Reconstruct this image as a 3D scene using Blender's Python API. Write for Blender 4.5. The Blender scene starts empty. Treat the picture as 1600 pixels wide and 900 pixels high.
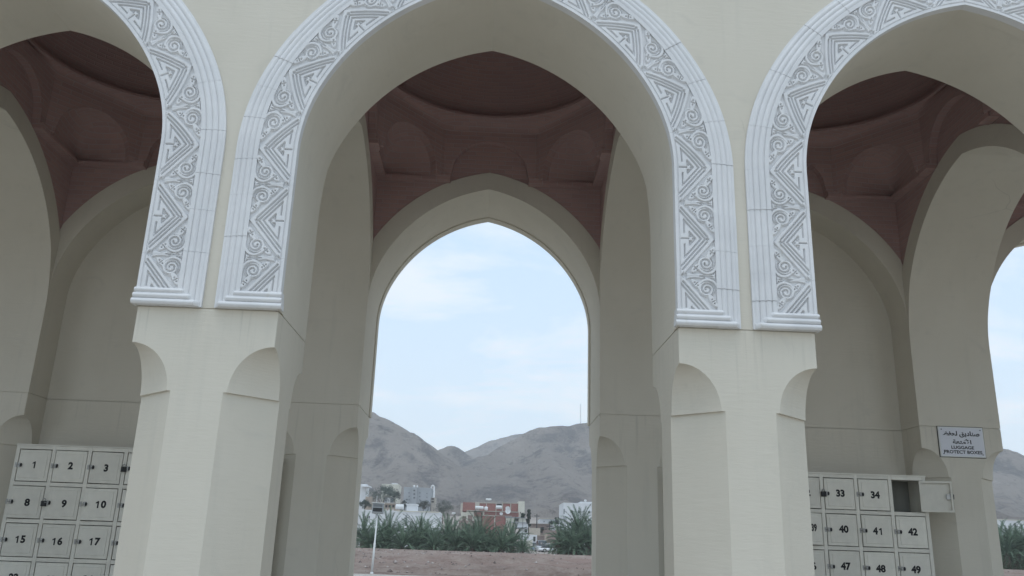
import bpy, math, random
import numpy as np
from mathutils import Vector, Matrix

R = math.radians
random.seed(7)
rng = np.random.RandomState(11)
scene = bpy.context.scene
COL = scene.collection

# ------------------------------------------------------------------ camera
EYE = 1.6                                   # eye height above the plaza
CAM = Vector((0.0697, -6.115, EYE))
FPX, PITCH, YAW, ROLL = 1328.06, R(16.98), R(1.522), R(1.904)
cam_d = bpy.data.cameras.new('camera')
cam = bpy.data.objects.new('camera', cam_d)
COL.objects.link(cam)
cam_d.sensor_width = 36.0
cam_d.lens = FPX / 1600.0 * 36.0
cam_d.clip_start = 0.05
cam_d.clip_end = 6000.0
cam.matrix_world = (Matrix.Translation(CAM) @ Matrix.Rotation(-YAW, 4, 'Z')
                    @ Matrix.Rotation(R(90) + PITCH, 4, 'X') @ Matrix.Rotation(ROLL, 4, 'Z'))
scene.camera = cam

# ------------------------------------------------------------------ sky
SUN_EL, SUN_AZ = R(74), R(190)              # azimuth clockwise from +Y: behind the photographer, a little to the left
w = bpy.data.worlds.new('World')
scene.world = w
w.use_nodes = True
nt = w.node_tree
for n in list(nt.nodes):
    nt.nodes.remove(n)
def wn(t, **k):
    n = nt.nodes.new(t)
    for a, b in k.items():
        setattr(n, a, b)
    return n
wl = nt.links.new
sky = wn('ShaderNodeTexSky', sky_type='NISHITA', sun_disc=False, sun_elevation=SUN_EL, sun_rotation=SUN_AZ,
         air_density=1.0, dust_density=1.6, ozone_density=1.6)
tc = wn('ShaderNodeTexCoord')
sep = wn('ShaderNodeSeparateXYZ')
wl(tc.outputs['Generated'], sep.inputs[0])
zz = wn('ShaderNodeMath', operation='MAXIMUM'); wl(sep.outputs['Z'], zz.inputs[0]); zz.inputs[1].default_value = 0.0
za = wn('ShaderNodeMath', operation='ADD'); wl(zz.outputs[0], za.inputs[0]); za.inputs[1].default_value = 0.22
dv = wn('ShaderNodeVectorMath', operation='DIVIDE')
cmb = wn('ShaderNodeCombineXYZ')
for i in range(3):
    wl(za.outputs[0], cmb.inputs[i])
wl(tc.outputs['Generated'], dv.inputs[0]); wl(cmb.outputs[0], dv.inputs[1])
mp = wn('ShaderNodeMapping'); wl(dv.outputs[0], mp.inputs[0]); mp.inputs['Scale'].default_value = (1.15, 1.6, 1.0)
mp.inputs['Location'].default_value = (0.35, 0.9, 0.0)
nz = wn('ShaderNodeTexNoise'); wl(mp.outputs[0], nz.inputs['Vector'])
nz.inputs['Scale'].default_value = 1.7; nz.inputs['Detail'].default_value = 9.0
nz.inputs['Roughness'].default_value = 0.56; nz.inputs['Distortion'].default_value = 0.25
cr = wn('ShaderNodeValToRGB'); wl(nz.outputs[0], cr.inputs[0])
cr.color_ramp.elements[0].position = 0.46; cr.color_ramp.elements[0].color = (0.50, 0.675, 0.840, 1)    # milky blue
cr.color_ramp.elements[1].position = 0.60; cr.color_ramp.elements[1].color = (0.745, 0.805, 0.845, 1)    # thin white cloud
gain = wn('ShaderNodeVectorMath', operation='SCALE'); wl(cr.outputs[0], gain.inputs[0]); gain.inputs['Scale'].default_value = 10.0
om = wn('ShaderNodeMath', operation='SUBTRACT'); om.inputs[0].default_value = 1.0; wl(zz.outputs[0], om.inputs[1])
hp = wn('ShaderNodeMath', operation='POWER'); wl(om.outputs[0], hp.inputs[0]); hp.inputs[1].default_value = 4.5
hf = wn('ShaderNodeMath', operation='MULTIPLY'); wl(hp.outputs[0], hf.inputs[0]); hf.inputs[1].default_value = 0.75
hmix = wn('ShaderNodeMix', data_type='RGBA'); wl(hf.outputs[0], hmix.inputs[0]); wl(gain.outputs[0], hmix.inputs[6])
hmix.inputs[7].default_value = (10.2, 10.7, 11.0, 1)                                                     # pale hazy horizon
mix = wn('ShaderNodeMix', data_type='RGBA')
mix.inputs[0].default_value = 0.74; wl(sky.outputs[0], mix.inputs[6])
wl(hmix.outputs[2], mix.inputs[7])
bg = wn('ShaderNodeBackground'); bg.inputs['Strength'].default_value = 0.15
wl(mix.outputs[2], bg.inputs[0])
wo = wn('ShaderNodeOutputWorld'); wl(bg.outputs[0], wo.inputs[0])

# ------------------------------------------------------------------ sun
sd = bpy.data.lights.new('sun', 'SUN')
sd.energy = 0.7
sd.angle = R(28)
sd.color = (1.0, 0.965, 0.91)
so = bpy.data.objects.new('sun', sd)
COL.objects.link(so)
sdir = Vector((math.sin(SUN_AZ) * math.cos(SUN_EL), math.cos(SUN_AZ) * math.cos(SUN_EL), math.sin(SUN_EL)))
so.rotation_euler = sdir.to_track_quat('Z', 'Y').to_euler()
so.location = sdir * 60

scene.view_settings.view_transform = 'Standard'
scene.view_settings.look = 'None'
scene.view_settings.exposure = -0.02
scene.view_settings.gamma = 1.0
scene.view_settings.use_curve_mapping = False
scene.render.engine = 'CYCLES'
cy = scene.cycles
cy.max_bounces = 6
cy.diffuse_bounces = 4
cy.volume_bounces = 1
cy.use_denoising = True
cy.denoiser = 'OPENIMAGEDENOISE'

# ================================================================== helpers
def at(px, py, Y):
    """The point at depth Y that the photograph shows at pixel (px, py)."""
    c, s = math.cos(ROLL), math.sin(ROLL)
    dx, dy = px - 800, py - 450
    sx, sy = (c * dx + s * dy) / FPX, (-s * dx + c * dy) / FPX
    y = math.cos(PITCH) + sy * math.sin(PITCH)
    z = math.sin(PITCH) - sy * math.cos(PITCH)
    d = Vector((sx * math.cos(YAW) + y * math.sin(YAW), -sx * math.sin(YAW) + y * math.cos(YAW), z))
    return CAM + d * ((Y - CAM.y) / d.y)

def tag(o, label=None, cat=None, group=None, kind=None):
    if label: o['label'] = label
    if cat: o['category'] = cat
    if group: o['group'] = group
    if kind: o['kind'] = kind
    return o

def empty(name, loc=(0, 0, 0), rz=0.0, parent=None):
    o = bpy.data.objects.new(name, None)
    o.empty_display_size = 0.2
    COL.objects.link(o)
    o.location = loc
    o.rotation_euler = (0, 0, rz)
    o.parent = parent
    return o

def link_mesh(name, me, parent=None, loc=(0, 0, 0), rot=(0, 0, 0)):
    o = bpy.data.objects.new(name, me)
    COL.objects.link(o)
    o.location = loc
    o.rotation_euler = rot
    o.parent = parent
    return o

class MB:
    def __init__(s):
        s.v = []; s.f = []; s.sm = []
    def quad(s, a, b, c, d, smooth=False):
        i = len(s.v); s.v += [tuple(a), tuple(b), tuple(c), tuple(d)]; s.f.append((i, i+1, i+2, i+3)); s.sm.append(smooth)
    def tri(s, a, b, c):
        i = len(s.v); s.v += [tuple(a), tuple(b), tuple(c)]; s.f.append((i, i+1, i+2)); s.sm.append(False)
    def poly(s, pts):
        i = len(s.v); s.v += [tuple(p) for p in pts]; s.f.append(tuple(range(i, i+len(pts)))); s.sm.append(False)
    def box(s, x0, x1, y0, y1, z0, z1):
        i = len(s.v)
        s.v += [(x0,y0,z0),(x1,y0,z0),(x1,y1,z0),(x0,y1,z0),(x0,y0,z1),(x1,y0,z1),(x1,y1,z1),(x0,y1,z1)]
        for f in ((0,3,2,1),(4,5,6,7),(0,1,5,4),(1,2,6,5),(2,3,7,6),(3,0,4,7)):
            s.f.append(tuple(i+k for k in f)); s.sm.append(False)
    def bbox(s, x0, x1, y0, y1, z0, z1, b):
        """box with bevelled edges on the -Y side"""
        i = len(s.v)
        s.v += [(x0,y1,z0),(x1,y1,z0),(x1,y1,z1),(x0,y1,z1),
                (x0,y0+b,z0),(x1,y0+b,z0),(x1,y0+b,z1),(x0,y0+b,z1),
                (x0+b,y0,z0+b),(x1-b,y0,z0+b),(x1-b,y0,z1-b),(x0+b,y0,z1-b)]
        for f in ((0,1,2,3),(8,11,10,9)):
            s.f.append(tuple(i+k for k in f)); s.sm.append(False)
        for k in range(4):
            n = (k+1) % 4
            s.f.append((i+k, i+4+k, i+4+n, i+n)); s.sm.append(False)
            s.f.append((i+4+k, i+8+k, i+8+n, i+4+n)); s.sm.append(False)
    def rings(s, rings, smooth=True, cap=True, closed=True):
        n = len(rings[0]); i = len(s.v)
        for r in rings: s.v += [tuple(p) for p in r]
        m = n if closed else n-1
        for a in range(len(rings)-1):
            for k in range(m):
                s.f.append((i+a*n+k, i+a*n+(k+1)%n, i+(a+1)*n+(k+1)%n, i+(a+1)*n+k)); s.sm.append(smooth)
        if cap:
            s.f.append(tuple(i+k for k in range(n-1, -1, -1))); s.sm.append(False)
            s.f.append(tuple(i+(len(rings)-1)*n+k for k in range(n))); s.sm.append(False)
    def tube(s, pts, rad, n=8, smooth=True):
        pts = [Vector(p) for p in pts]
        if not hasattr(rad, '__len__'): rad = [rad]*len(pts)
        rs = []
        for k, p in enumerate(pts):
            d = (pts[min(k+1, len(pts)-1)] - pts[max(k-1, 0)]).normalized()
            a = d.cross(Vector((0, 0, 1)) if abs(d.z) < 0.9 else Vector((1, 0, 0))).normalized()
            b = d.cross(a)
            rs.append([p + (a*math.cos(t)+b*math.sin(t))*rad[k] for t in (2*math.pi*j/n for j in range(n))])
        s.rings(rs, smooth)
    def lathe(s, prof, n=16, c=(0, 0, 0), smooth=True):
        rs = [[(c[0]+r*math.cos(2*math.pi*j/n), c[1]+r*math.sin(2*math.pi*j/n), c[2]+z) for j in range(n)] for r, z in prof]
        s.rings(rs, smooth)
    def mesh(s, name, mat):
        me = bpy.data.meshes.new(name)
        me.from_pydata(s.v, [], s.f)
        me.polygons.foreach_set('use_smooth', s.sm)
        if mat: me.materials.append(mat)
        me.update()
        return me
    def build(s, name, mat, parent=None, loc=(0, 0, 0), rot=(0, 0, 0)):
        return link_mesh(name, s.mesh(name, mat), parent, loc, rot)

def grid_mesh(name, V, mat, smooth=True):
    """V: array (n, m, 3)"""
    n, m = V.shape[:2]
    me = bpy.data.meshes.new(name)
    idx = np.arange(n*m).reshape(n, m)
    q = np.stack([idx[:-1, :-1], idx[1:, :-1], idx[1:, 1:], idx[:-1, 1:]], -1).reshape(-1, 4)
    me.vertices.add(n*m); me.vertices.foreach_set('co', V.reshape(-1).astype(np.float32))
    me.loops.add(q.size); me.loops.foreach_set('vertex_index', q.reshape(-1).astype(np.int32))
    me.polygons.add(len(q)); me.polygons.foreach_set('loop_start', np.arange(0, q.size, 4, dtype=np.int32))
    me.polygons.foreach_set('use_smooth', np.full(len(q), smooth))
    if mat: me.materials.append(mat)
    me.update(calc_edges=True)
    return me

def vnoise(x, y, seed=0):
    xi, yi = np.floor(x).astype(np.int64), np.floor(y).astype(np.int64)
    fx, fy = x-xi, y-yi
    fx, fy = fx*fx*(3-2*fx), fy*fy*(3-2*fy)
    def h(a, b):
        n = (a*374761393 + b*668265263 + seed*974634777) & 0xffffffff
        n = ((n ^ (n >> 13)) * 1274126177) & 0xffffffff
        return ((n ^ (n >> 16)) & 0xffff) / 65535.0
    return (h(xi, yi)*(1-fx)+h(xi+1, yi)*fx)*(1-fy) + (h(xi, yi+1)*(1-fx)+h(xi+1, yi+1)*fx)*fy

def fbm(x, y, oct=5, seed=0, ridged=False):
    a, t, s = 1.0, 0.0, 0.0
    for o in range(oct):
        n = vnoise(x*2**o+17.3*o, y*2**o-9.1*o, seed+o)
        if ridged: n = 1-abs(2*n-1)
        t = t+a*n; s += a; a *= 0.5
    return t/s

# ------------------------------------------------------------------ materials
class Mat:
    def __init__(s, name, rough=0.8, color=None, metal=0.0, spec=0.3):
        s.m = bpy.data.materials.new(name); s.m.use_nodes = True
        s.t = s.m.node_tree; s.b = s.t.nodes['Principled BSDF']
        s.b.inputs['Roughness'].default_value = rough
        s.b.inputs['Metallic'].default_value = metal
        s.b.inputs['Specular IOR Level'].default_value = spec
        if color: s.b.inputs['Base Color'].default_value = (*color, 1)
        s.co = None
    def n(s, t, **k):
        n = s.t.nodes.new(t)
        for a, b in k.items(): setattr(n, a, b)
        return n
    def l(s, a, b): s.t.links.new(a, b)
    def coord(s, scale=(1, 1, 1), kind='Object', rot=(0, 0, 0)):
        if s.co is None: s.co = s.n('ShaderNodeTexCoord')
        m = s.n('ShaderNodeMapping'); s.l(s.co.outputs[kind], m.inputs[0])
        m.inputs['Scale'].default_value = scale; m.inputs['Rotation'].default_value = rot
        return m.outputs[0]
    def noise(s, vec, scale, detail=5, rough=0.55, dist=0.0):
        n = s.n('ShaderNodeTexNoise'); s.l(vec, n.inputs['Vector'])
        n.inputs['Scale'].default_value = scale; n.inputs['Detail'].default_value = detail
        n.inputs['Roughness'].default_value = rough; n.inputs['Distortion'].default_value = dist
        return n.outputs[0]
    def ramp(s, fac, stops):
        r = s.n('ShaderNodeValToRGB'); s.l(fac, r.inputs[0])
        e = r.color_ramp.elements
        while len(e) < len(stops): e.new(0.5)
        for k, (p, c) in enumerate(stops):
            e[k].position = p
            e[k].color = (*c, 1) if hasattr(c, '__len__') else (c, c, c, 1)
        return r.outputs[0]
    def mix(s, fac, a, b, mode='MIX'):
        m = s.n('ShaderNodeMix', data_type='RGBA', blend_type=mode)
        for v, i in ((fac, 0), (a, 6), (b, 7)):
            if hasattr(v, 'links'): s.l(v, m.inputs[i])
            elif i == 0: m.inputs[0].default_value = v
            else: m.inputs[i].default_value = (*v, 1)
        return m.outputs[2]
    def color(s, c): s.l(c, s.b.inputs['Base Color'])
    def bump(s, h, strength, dist=0.01, prev=None):
        b = s.n('ShaderNodeBump'); s.l(h, b.inputs['Height'])
        b.inputs['Strength'].default_value = strength; b.inputs['Distance'].default_value = dist
        if prev: s.l(prev, b.inputs['Normal'])
        s.l(b.outputs[0], s.b.inputs['Normal'])
        return b.outputs[0]

def plain(name, color, rough=0.7, var=0.12, scale=3.0, metal=0.0, spec=0.3, bump=0.0, bscale=60):
    m = Mat(name, rough, color, metal, spec)
    v = m.noise(m.coord(), scale, 6, 0.6)
    lo = tuple(c*(1-var) for c in color); hi = tuple(min(1, c*(1+var)) for c in color)
    m.color(m.ramp(v, [(0.3, lo), (0.7, hi)]))
    if bump: m.bump(m.noise(m.coord(), bscale, 4), bump, 0.01)
    return m.m

# painted sand plaster of the arcade
m = Mat('cream_plaster', 0.92, spec=0.15)
big = m.noise(m.coord((1, 1, 0.7)), 0.9, 6, 0.6)
c1 = m.ramp(big, [(0.3, (0.592, 0.552, 0.470)), (0.7, (0.642, 0.602, 0.520))])
streak = m.noise(m.coord((5.0, 5.0, 0.35)), 1.6, 5, 0.6)
c2 = m.mix(m.ramp(streak, [(0.56, 0.0), (0.80, 0.22)]), c1, (0.41, 0.405, 0.36))
sx_ = m.n('ShaderNodeSeparateXYZ'); m.l(m.coord(), sx_.inputs[0])
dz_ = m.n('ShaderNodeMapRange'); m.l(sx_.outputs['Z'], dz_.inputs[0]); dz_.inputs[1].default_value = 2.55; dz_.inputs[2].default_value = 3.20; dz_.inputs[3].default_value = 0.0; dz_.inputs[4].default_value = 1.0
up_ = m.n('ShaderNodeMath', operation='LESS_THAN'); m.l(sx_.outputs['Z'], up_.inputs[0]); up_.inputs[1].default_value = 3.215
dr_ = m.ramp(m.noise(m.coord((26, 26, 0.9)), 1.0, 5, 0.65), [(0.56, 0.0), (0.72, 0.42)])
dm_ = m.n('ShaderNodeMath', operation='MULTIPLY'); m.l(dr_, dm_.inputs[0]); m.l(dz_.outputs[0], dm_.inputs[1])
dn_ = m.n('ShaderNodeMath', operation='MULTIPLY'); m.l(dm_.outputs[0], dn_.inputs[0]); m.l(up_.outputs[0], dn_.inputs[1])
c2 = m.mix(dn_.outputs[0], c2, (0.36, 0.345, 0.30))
spot = m.noise(m.coord(), 9.0, 3, 0.5)
c3 = m.mix(m.ramp(spot, [(0.70, 0.0), (0.78, 0.16)]), c2, (0.72, 0.70, 0.63))
pits = m.noise(m.coord((16, 16, 60)), 1.0, 2, 0.5)
c4 = m.mix(m.ramp(pits, [(0.76, 0.0), (0.80, 0.30)]), c3, (0.42, 0.40, 0.35))
vo = m.n('ShaderNodeTexVoronoi', feature='DISTANCE_TO_EDGE'); vo.inputs['Scale'].default_value = 0.75
wv = m.n('ShaderNodeVectorMath', operation='ADD'); wsc = m.n('ShaderNodeVectorMath', operation='SCALE'); wsc.inputs['Scale'].default_value = 0.16
wno = m.n('ShaderNodeTexNoise'); wno.inputs['Scale'].default_value = 3.0; m.l(m.coord(), wno.inputs['Vector'])
m.l(wno.outputs['Color'], wsc.inputs[0]); m.l(m.coord(), wv.inputs[0]); m.l(wsc.outputs[0], wv.inputs[1]); m.l(wv.outputs[0], vo.inputs['Vector'])
crack = m.ramp(vo.outputs['Distance'], [(0.0, 1.0), (0.0028, 0.0)])
cmask = m.ramp(m.noise(m.coord(), 0.55, 3), [(0.60, 0.0), (0.68, 0.45)])
cm = m.n('ShaderNodeMath', operation='MULTIPLY'); m.l(crack, cm.inputs[0]); m.l(cmask, cm.inputs[1])
c5 = m.mix(cm.outputs[0], c4, (0.34, 0.32, 0.28))
patch = m.ramp(m.noise(m.coord((1, 1, 1.4)), 2.6, 7, 0.7, 0.8), [(0.58, 0.0), (0.70, 0.30)])
c6 = m.mix(patch, c5, (0.50, 0.475, 0.42))
m.color(c6)
trowel = m.noise(m.coord((6, 6, 34)), 1.0, 4, 0.6)
b1 = m.bump(trowel, 0.24, 0.010)
grain = m.noise(m.coord(), 190.0, 3, 0.6)
m.bump(grain, 0.22, 0.004, b1)
PLASTER = m.m

m = Mat('white_cast_stone', 0.72, spec=0.25)
v = m.noise(m.coord(), 2.2, 7, 0.62, 0.4)
c1 = m.ramp(v, [(0.28, (0.620, 0.622, 0.630)), (0.62, (0.710, 0.708, 0.712))])
vein = m.noise(m.coord((7, 7, 1.2)), 1.5, 6, 0.6, 1.0)
c2 = m.mix(m.ramp(vein, [(0.58, 0.0), (0.76, 0.30)]), c1, (0.53, 0.53, 0.52))
gr = m.ramp(m.noise(m.coord((3, 3, 0.8)), 3.2, 7, 0.7, 0.6), [(0.60, 0.0), (0.72, 0.35)])
c2 = m.mix(gr, c2, (0.56, 0.54, 0.49))
m.color(c2)
m.bump(m.noise(m.coord(), 130, 3), 0.12, 0.004)
STONE = m.m

m = Mat('vault_brick', 0.9, spec=0.15)
bt = m.n('ShaderNodeTexBrick')
m.l(m.coord((1, 1, 1), 'UV'), bt.inputs['Vector'])
bt.inputs['Scale'].default_value = 1.0
bt.inputs['Brick Width'].default_value = 0.20; bt.inputs['Row Height'].default_value = 0.062
bt.inputs['Mortar Size'].default_value = 0.007; bt.inputs['Mortar Smooth'].default_value = 0.3
bt.inputs['Color1'].default_value = (0.46, 0.300, 0.275, 1); bt.inputs['Color2'].default_value = (0.41, 0.265, 0.250, 1)
bt.inputs['Mortar'].default_value = (0.42, 0.325, 0.31, 1)
v = m.noise(m.coord(), 1.4, 5, 0.6)
m.color(m.mix(m.ramp(v, [(0.35, 0.0), (0.7, 0.5)]), bt.outputs['Color'], (0.40, 0.285, 0.28)))
inv = m.n('ShaderNodeMath', operation='SUBTRACT'); inv.inputs[0].default_value = 1.0; m.l(bt.outputs['Fac'], inv.inputs[1])
m.bump(inv.outputs[0], 0.5, 0.012)
BRICK = m.m

LOCKER = plain('locker_enamel', (0.70, 0.675, 0.600), 0.42, 0.06, 9.0, spec=0.4)
LOCKIN = plain('locker_inside', (0.22, 0.22, 0.20), 0.6, 0.08)
def object_tint(mat, lo, hi):
    t = mat.node_tree; b = t.nodes['Principled BSDF']
    src = b.inputs['Base Color'].links[0].from_socket
    oi = t.nodes.new('ShaderNodeObjectInfo'); hv = t.nodes.new('ShaderNodeHueSaturation'); mr = t.nodes.new('ShaderNodeMapRange')
    t.links.new(oi.outputs['Random'], mr.inputs[0]); mr.inputs[3].default_value = lo; mr.inputs[4].default_value = hi
    t.links.new(mr.outputs[0], hv.inputs['Value']); t.links.new(src, hv.inputs['Color']); t.links.new(hv.outputs[0], b.inputs['Base Color'])
object_tint(LOCKER, 0.90, 1.06)
BLACK = plain('black_print', (0.012, 0.012, 0.014), 0.6, 0.1)
STEEL = plain('worn_steel', (0.36, 0.36, 0.35), 0.38, 0.2, 20, metal=0.8)
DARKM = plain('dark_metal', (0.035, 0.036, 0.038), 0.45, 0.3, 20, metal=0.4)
SIGNW = plain('sign_white', (0.66, 0.67, 0.72), 0.4, 0.04)
SIGNB = plain('sign_border', (0.74, 0.75, 0.73), 0.45, 0.04)
PLAZA = plain('plaza_stone', (0.46, 0.415, 0.355), 0.6, 0.08, 0.6)

# ================================================================== the setting: ground, field, town ground, hills
YC = 88.0                                                    # crest of the dirt bank
def ground_z(X, Y):
    """height of the ground beyond the crest"""
    t = np.interp(Y, [YC, 112, 200, 240, 300, 380], [0.95, 0.9, 1.25, 3.2, 9.5, 16.0])
    return t

g = MB(); g.box(-1300, 1300, -80, 1650, -1.0, -0.45)
tag(g.build('ground', plain('far_ground', (0.27, 0.22, 0.18), 0.95, 0.15, 0.02)), kind='structure')
g = MB(); g.box(-90, 120, -70, 40.3, -0.4, 0.0)
tag(g.build('plaza', PLAZA), kind='structure')
g = MB(); g.bbox(-90, 120, 40.3, 40.6, -0.4, 0.05, 0.01)
tag(g.build('kerb', plain('kerb_concrete', (0.55, 0.53, 0.50), 0.8, 0.08, 2)), kind='structure')

# dirt field: rubbly bank rising to eye level
m = Mat('dirt', 0.97, spec=0.1)
v = m.noise(m.coord((1, 1.6, 1)), 0.35, 8, 0.65)
c1 = m.ramp(v, [(0.28, (0.250, 0.178, 0.150)), (0.5, (0.400, 0.305, 0.262)), (0.74, (0.520, 0.430, 0.375))])
v2 = m.noise(m.coord(), 3.2, 6, 0.7)
c2 = m.mix(m.ramp(v2, [(0.45, 0.0), (0.75, 0.5)]), c1, (0.56, 0.48, 0.43))
v3 = m.noise(m.coord((0.4, 1.0, 1)), 0.12, 4, 0.5)
m.color(m.mix(m.ramp(v3, [(0.45, 0.0), (0.7, 0.45)]), c2, (0.42, 0.275, 0.235)))
b1 = m.bump(m.noise(m.coord((0.7, 1.4, 1)), 1.8, 9, 0.72), 1.0, 0.6)
m.bump(m.noise(m.coord(), 11, 4, 0.7), 0.7, 0.06, b1)
DIRT = m.m
xs = np.concatenate([np.arange(-110, -26, 3.0), np.arange(-26, 26, 0.22), np.arange(26, 120, 1.0)])
ys = np.concatenate([np.arange(40.6, 60, 0.22), np.arange(60, 92.01, 0.30)])
GX, GY = np.meshgrid(xs, ys)
t = np.clip((GY-40.6)/(YC-40.6), 0, 1.0)
wob = 1.6*(fbm(GX*0.05, GY*0.03, 3, 5)-0.5)
def furrow(y0, amp, wid, sd):
    yy = y0 + 5*(fbm(GX*0.05, GX*0+sd, 3, sd)-0.5)
    on = np.clip(3*(fbm(GX*0.06+sd*3, GX*0+0.5, 3, sd+40)-0.36), 0, 1)
    return amp*on*np.exp(-((GY-yy)/wid)**2)
GZ = 0.02 + 1.05*t**0.85
GZ = GZ + np.clip(t*6, 0, 1)*np.clip((1-t)*9, 0.05, 1)*(0.26*(fbm(GX*0.25, GY*0.25, 5, 3)-0.5) + 0.26*(fbm(GX*1.1, GY*1.1, 4, 8)-0.5) + 0.1*wob)
for y0, amp, wid, sd in ((45.5, .30, .6, 1), (49.0, .42, .7, 2), (54.0, .36, .8, 6), (60, .46, 1.0, 3), (67, .42, 1.2, 4), (76, .34, 1.5, 5)):
    GZ = GZ + furrow(y0, amp, wid, sd) - 0.8*furrow(y0-1.7*wid, amp, wid, sd)
GZ = np.where(GY > YC, GZ - (GY-YC)*0.06, GZ)
tag(link_mesh('dirt_field', grid_mesh('dirt_field', np.stack([GX, GY, GZ], -1), DIRT)), kind='structure')
def field_z(x, y):
    j = np.argmin(abs(xs-x)); i = np.argmin(abs(ys-y))
    return GZ[i, j]

# stones lying on it: too many to count
st = MB()
for k in range(3000):
    x = random.uniform(-24, 24); y = 43.2 + 44*random.random()**1.25
    if k > 2800: x = random.uniform(45, 75)
    r = random.choice([.03, .04, .05, .06, .07, .09, .13]) * random.uniform(.7, 1.3)
    z = field_z(x, y)
    a = random.uniform(0, 6.28)
    pts = []
    for (dx, dy, dz) in ((1, 0, 0), (0, 1, 0), (-1, 0, 0), (0, -1, 0), (0.1, -0.1, .8), (0, 0, -.5)):
        f = r*random.uniform(.7, 1.25)
        pts.append((x+f*(dx*math.cos(a)-dy*math.sin(a)), y+f*(dx*math.sin(a)+dy*math.cos(a)), z+f*dz+r*.15))
    i = len(st.v); st.v += pts
    for f in ((0,1,4),(1,2,4),(2,3,4),(3,0,4),(1,0,5),(2,1,5),(3,2,5),(0,3,5)):
        st.f.append(tuple(i+q for q in f)); st.sm.append(False)
mm = Mat('rubble_stone', 0.9)
mm.color(mm.ramp(mm.noise(mm.coord(), 2.6, 2), [(0.40, (0.13, 0.10, 0.09)), (0.52, (0.30, 0.25, 0.225)), (0.66, (0.50, 0.45, 0.42))]))
tag(st.build('rubble', mm.m), 'loose stones and rubble strewn over the dirt bank', 'stones', kind='stuff')

# ground of the town
m = Mat('town_earth', 0.95)
m.color(m.ramp(m.noise(m.coord(), 0.06, 8, 0.65), [(0.3, (0.25, 0.205, 0.18)), (0.7, (0.38, 0.33, 0.29))]))
xs2 = np.arange(-320, 480, 5.0); ys2 = np.arange(90, 400, 4.0)
GX2, GY2 = np.meshgrid(xs2, ys2)
GZ2 = ground_z(GX2, GY2) + np.clip((GY2-205)/60, 0, 1)*2.0*(fbm(GX2*.03, GY2*.03, 4, 2)-.5)
GZ2 = np.where(GY2 < 91, GZ2-0.3, GZ2)
tag(link_mesh('town_ground', grid_mesh('town_ground', np.stack([GX2, GY2, GZ2], -1), m.m)), kind='structure')

# hills
def polar(az, el, d):
    return (CAM.x + d*math.sin(R(az)), CAM.y + d*math.cos(R(az)), EYE + d*math.tan(R(el)))
RIDGES = [
    # left hill
    ([(-26, 7.5, 640), (-16, 8.6, 620), (-10, 8.5, 600), (-7.6, 8.30, 600), (-6.74, 7.97, 605), (-6.2, 7.67, 612), (-5.4, 7.2, 630), (-4.5, 6.70, 660), (-3.7, 6.22, 700), (-3.1, 5.92, 740)], 0.78),
    # rocky middle peak
    ([(-3.3, 5.75, 790), (-2.8, 6.02, 800), (-2.38, 6.24, 800), (-2.05, 6.33, 800), (-1.7, 6.18, 805), (-1.3, 5.9, 815), (-0.9, 5.7, 830), (-0.4, 5.6, 850)], 0.9),
    # distant ridge
    ([(-3.0, 5.2, 1260), (-1.6, 5.5, 1260), (-0.96, 5.90, 1250), (-0.47, 6.26, 1240), (0.03, 6.52, 1240), (0.49, 6.75, 1230), (1.2, 6.95, 1230), (1.85, 7.13, 1230), (2.8, 7.33, 1230), (4.5, 7.4, 1240), (8, 7.6, 1260), (12, 7.2, 1300)], 0.7),
    # right hill: its crest runs back from the rocky shoulder
    ([(-0.44, 5.55, 760), (0.61, 5.90, 740), (1.87, 6.50, 730), (2.79, 7.22, 725), (3.2, 7.5, 725), (3.76, 7.70, 730), (4.84, 7.82, 740), (5.7, 7.84, 745), (6.3, 8.02, 750), (7.06, 8.13, 750), (12, 8.6, 760), (18, 8.8, 760), (26, 7.9, 750), (31.6, 6.38, 740), (32.05, 6.2, 740), (32.7, 5.82, 740), (36, 4.2, 740)], 0.72),
    # spur that comes forward from the right hill
    ([(4.2, 6.4, 640), (4.9, 5.2, 560), (5.6, 4.1, 490), (5.9, 3.4, 450)], 0.6),
    ([(8.5, 6.8, 640), (9.2, 5.0, 540), (9.8, 3.8, 470)], 0.55),
    ([(-5.6, 5.6, 560), (-5.2, 4.4, 490), (-4.8, 3.4, 430)], 0.55),
    ([(3.0, 5.6, 650), (2.2, 4.5, 560), (1.6, 3.4, 480)], 0.55),
    ([(0.6, 5.4, 700), (-0.6, 4.4, 600), (-1.6, 3.6, 520), (-2.4, 2.9, 460)], 0.6),
]
xs3 = np.arange(-340, 470, 3.6); ys3 = np.arange(340, 1360, 4.2)
HX, HY = np.meshgrid(xs3, ys3)
H = np.full(HX.shape, 10.0)
H = np.interp(HY, [340, 420, 700, 1400], [12.5, 18, 34, 60])
dist_ridge = np.full(HX.shape, 1e9)
for pl, slope in RIDGES:
    P = [polar(*q) for q in pl]
    best = np.full(HX.shape, -1e9)
    for (x0, y0, z0), (x1, y1, z1) in zip(P[:-1], P[1:]):
        dx, dy = x1-x0, y1-y0
        tt = np.clip(((HX-x0)*dx+(HY-y0)*dy)/(dx*dx+dy*dy), 0, 1)
        dd = np.hypot(HX-x0-tt*dx, HY-y0-tt*dy)
        dist_ridge = np.minimum(dist_ridge, dd)
        zr = z0+tt*(z1-z0); zc = zr-(zr-6)*(1-np.exp(-slope*(np.sqrt(dd*dd+16)-4)*(0.85+0.30*fbm(HX*0.006, HY*0.006, 3, 21))/(zr-6)))
        best = np.maximum(best, zc)
    k = 5.0
    hh = np.clip(0.5+0.5*(best-H)/k, 0, 1)
    H = H*(1-hh)+best*hh + k*hh*(1-hh)
fade = np.clip(dist_ridge/40, 0.16, 1)
rock = fbm(HX*0.02, HY*0.02, 5, 31, True)
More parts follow.
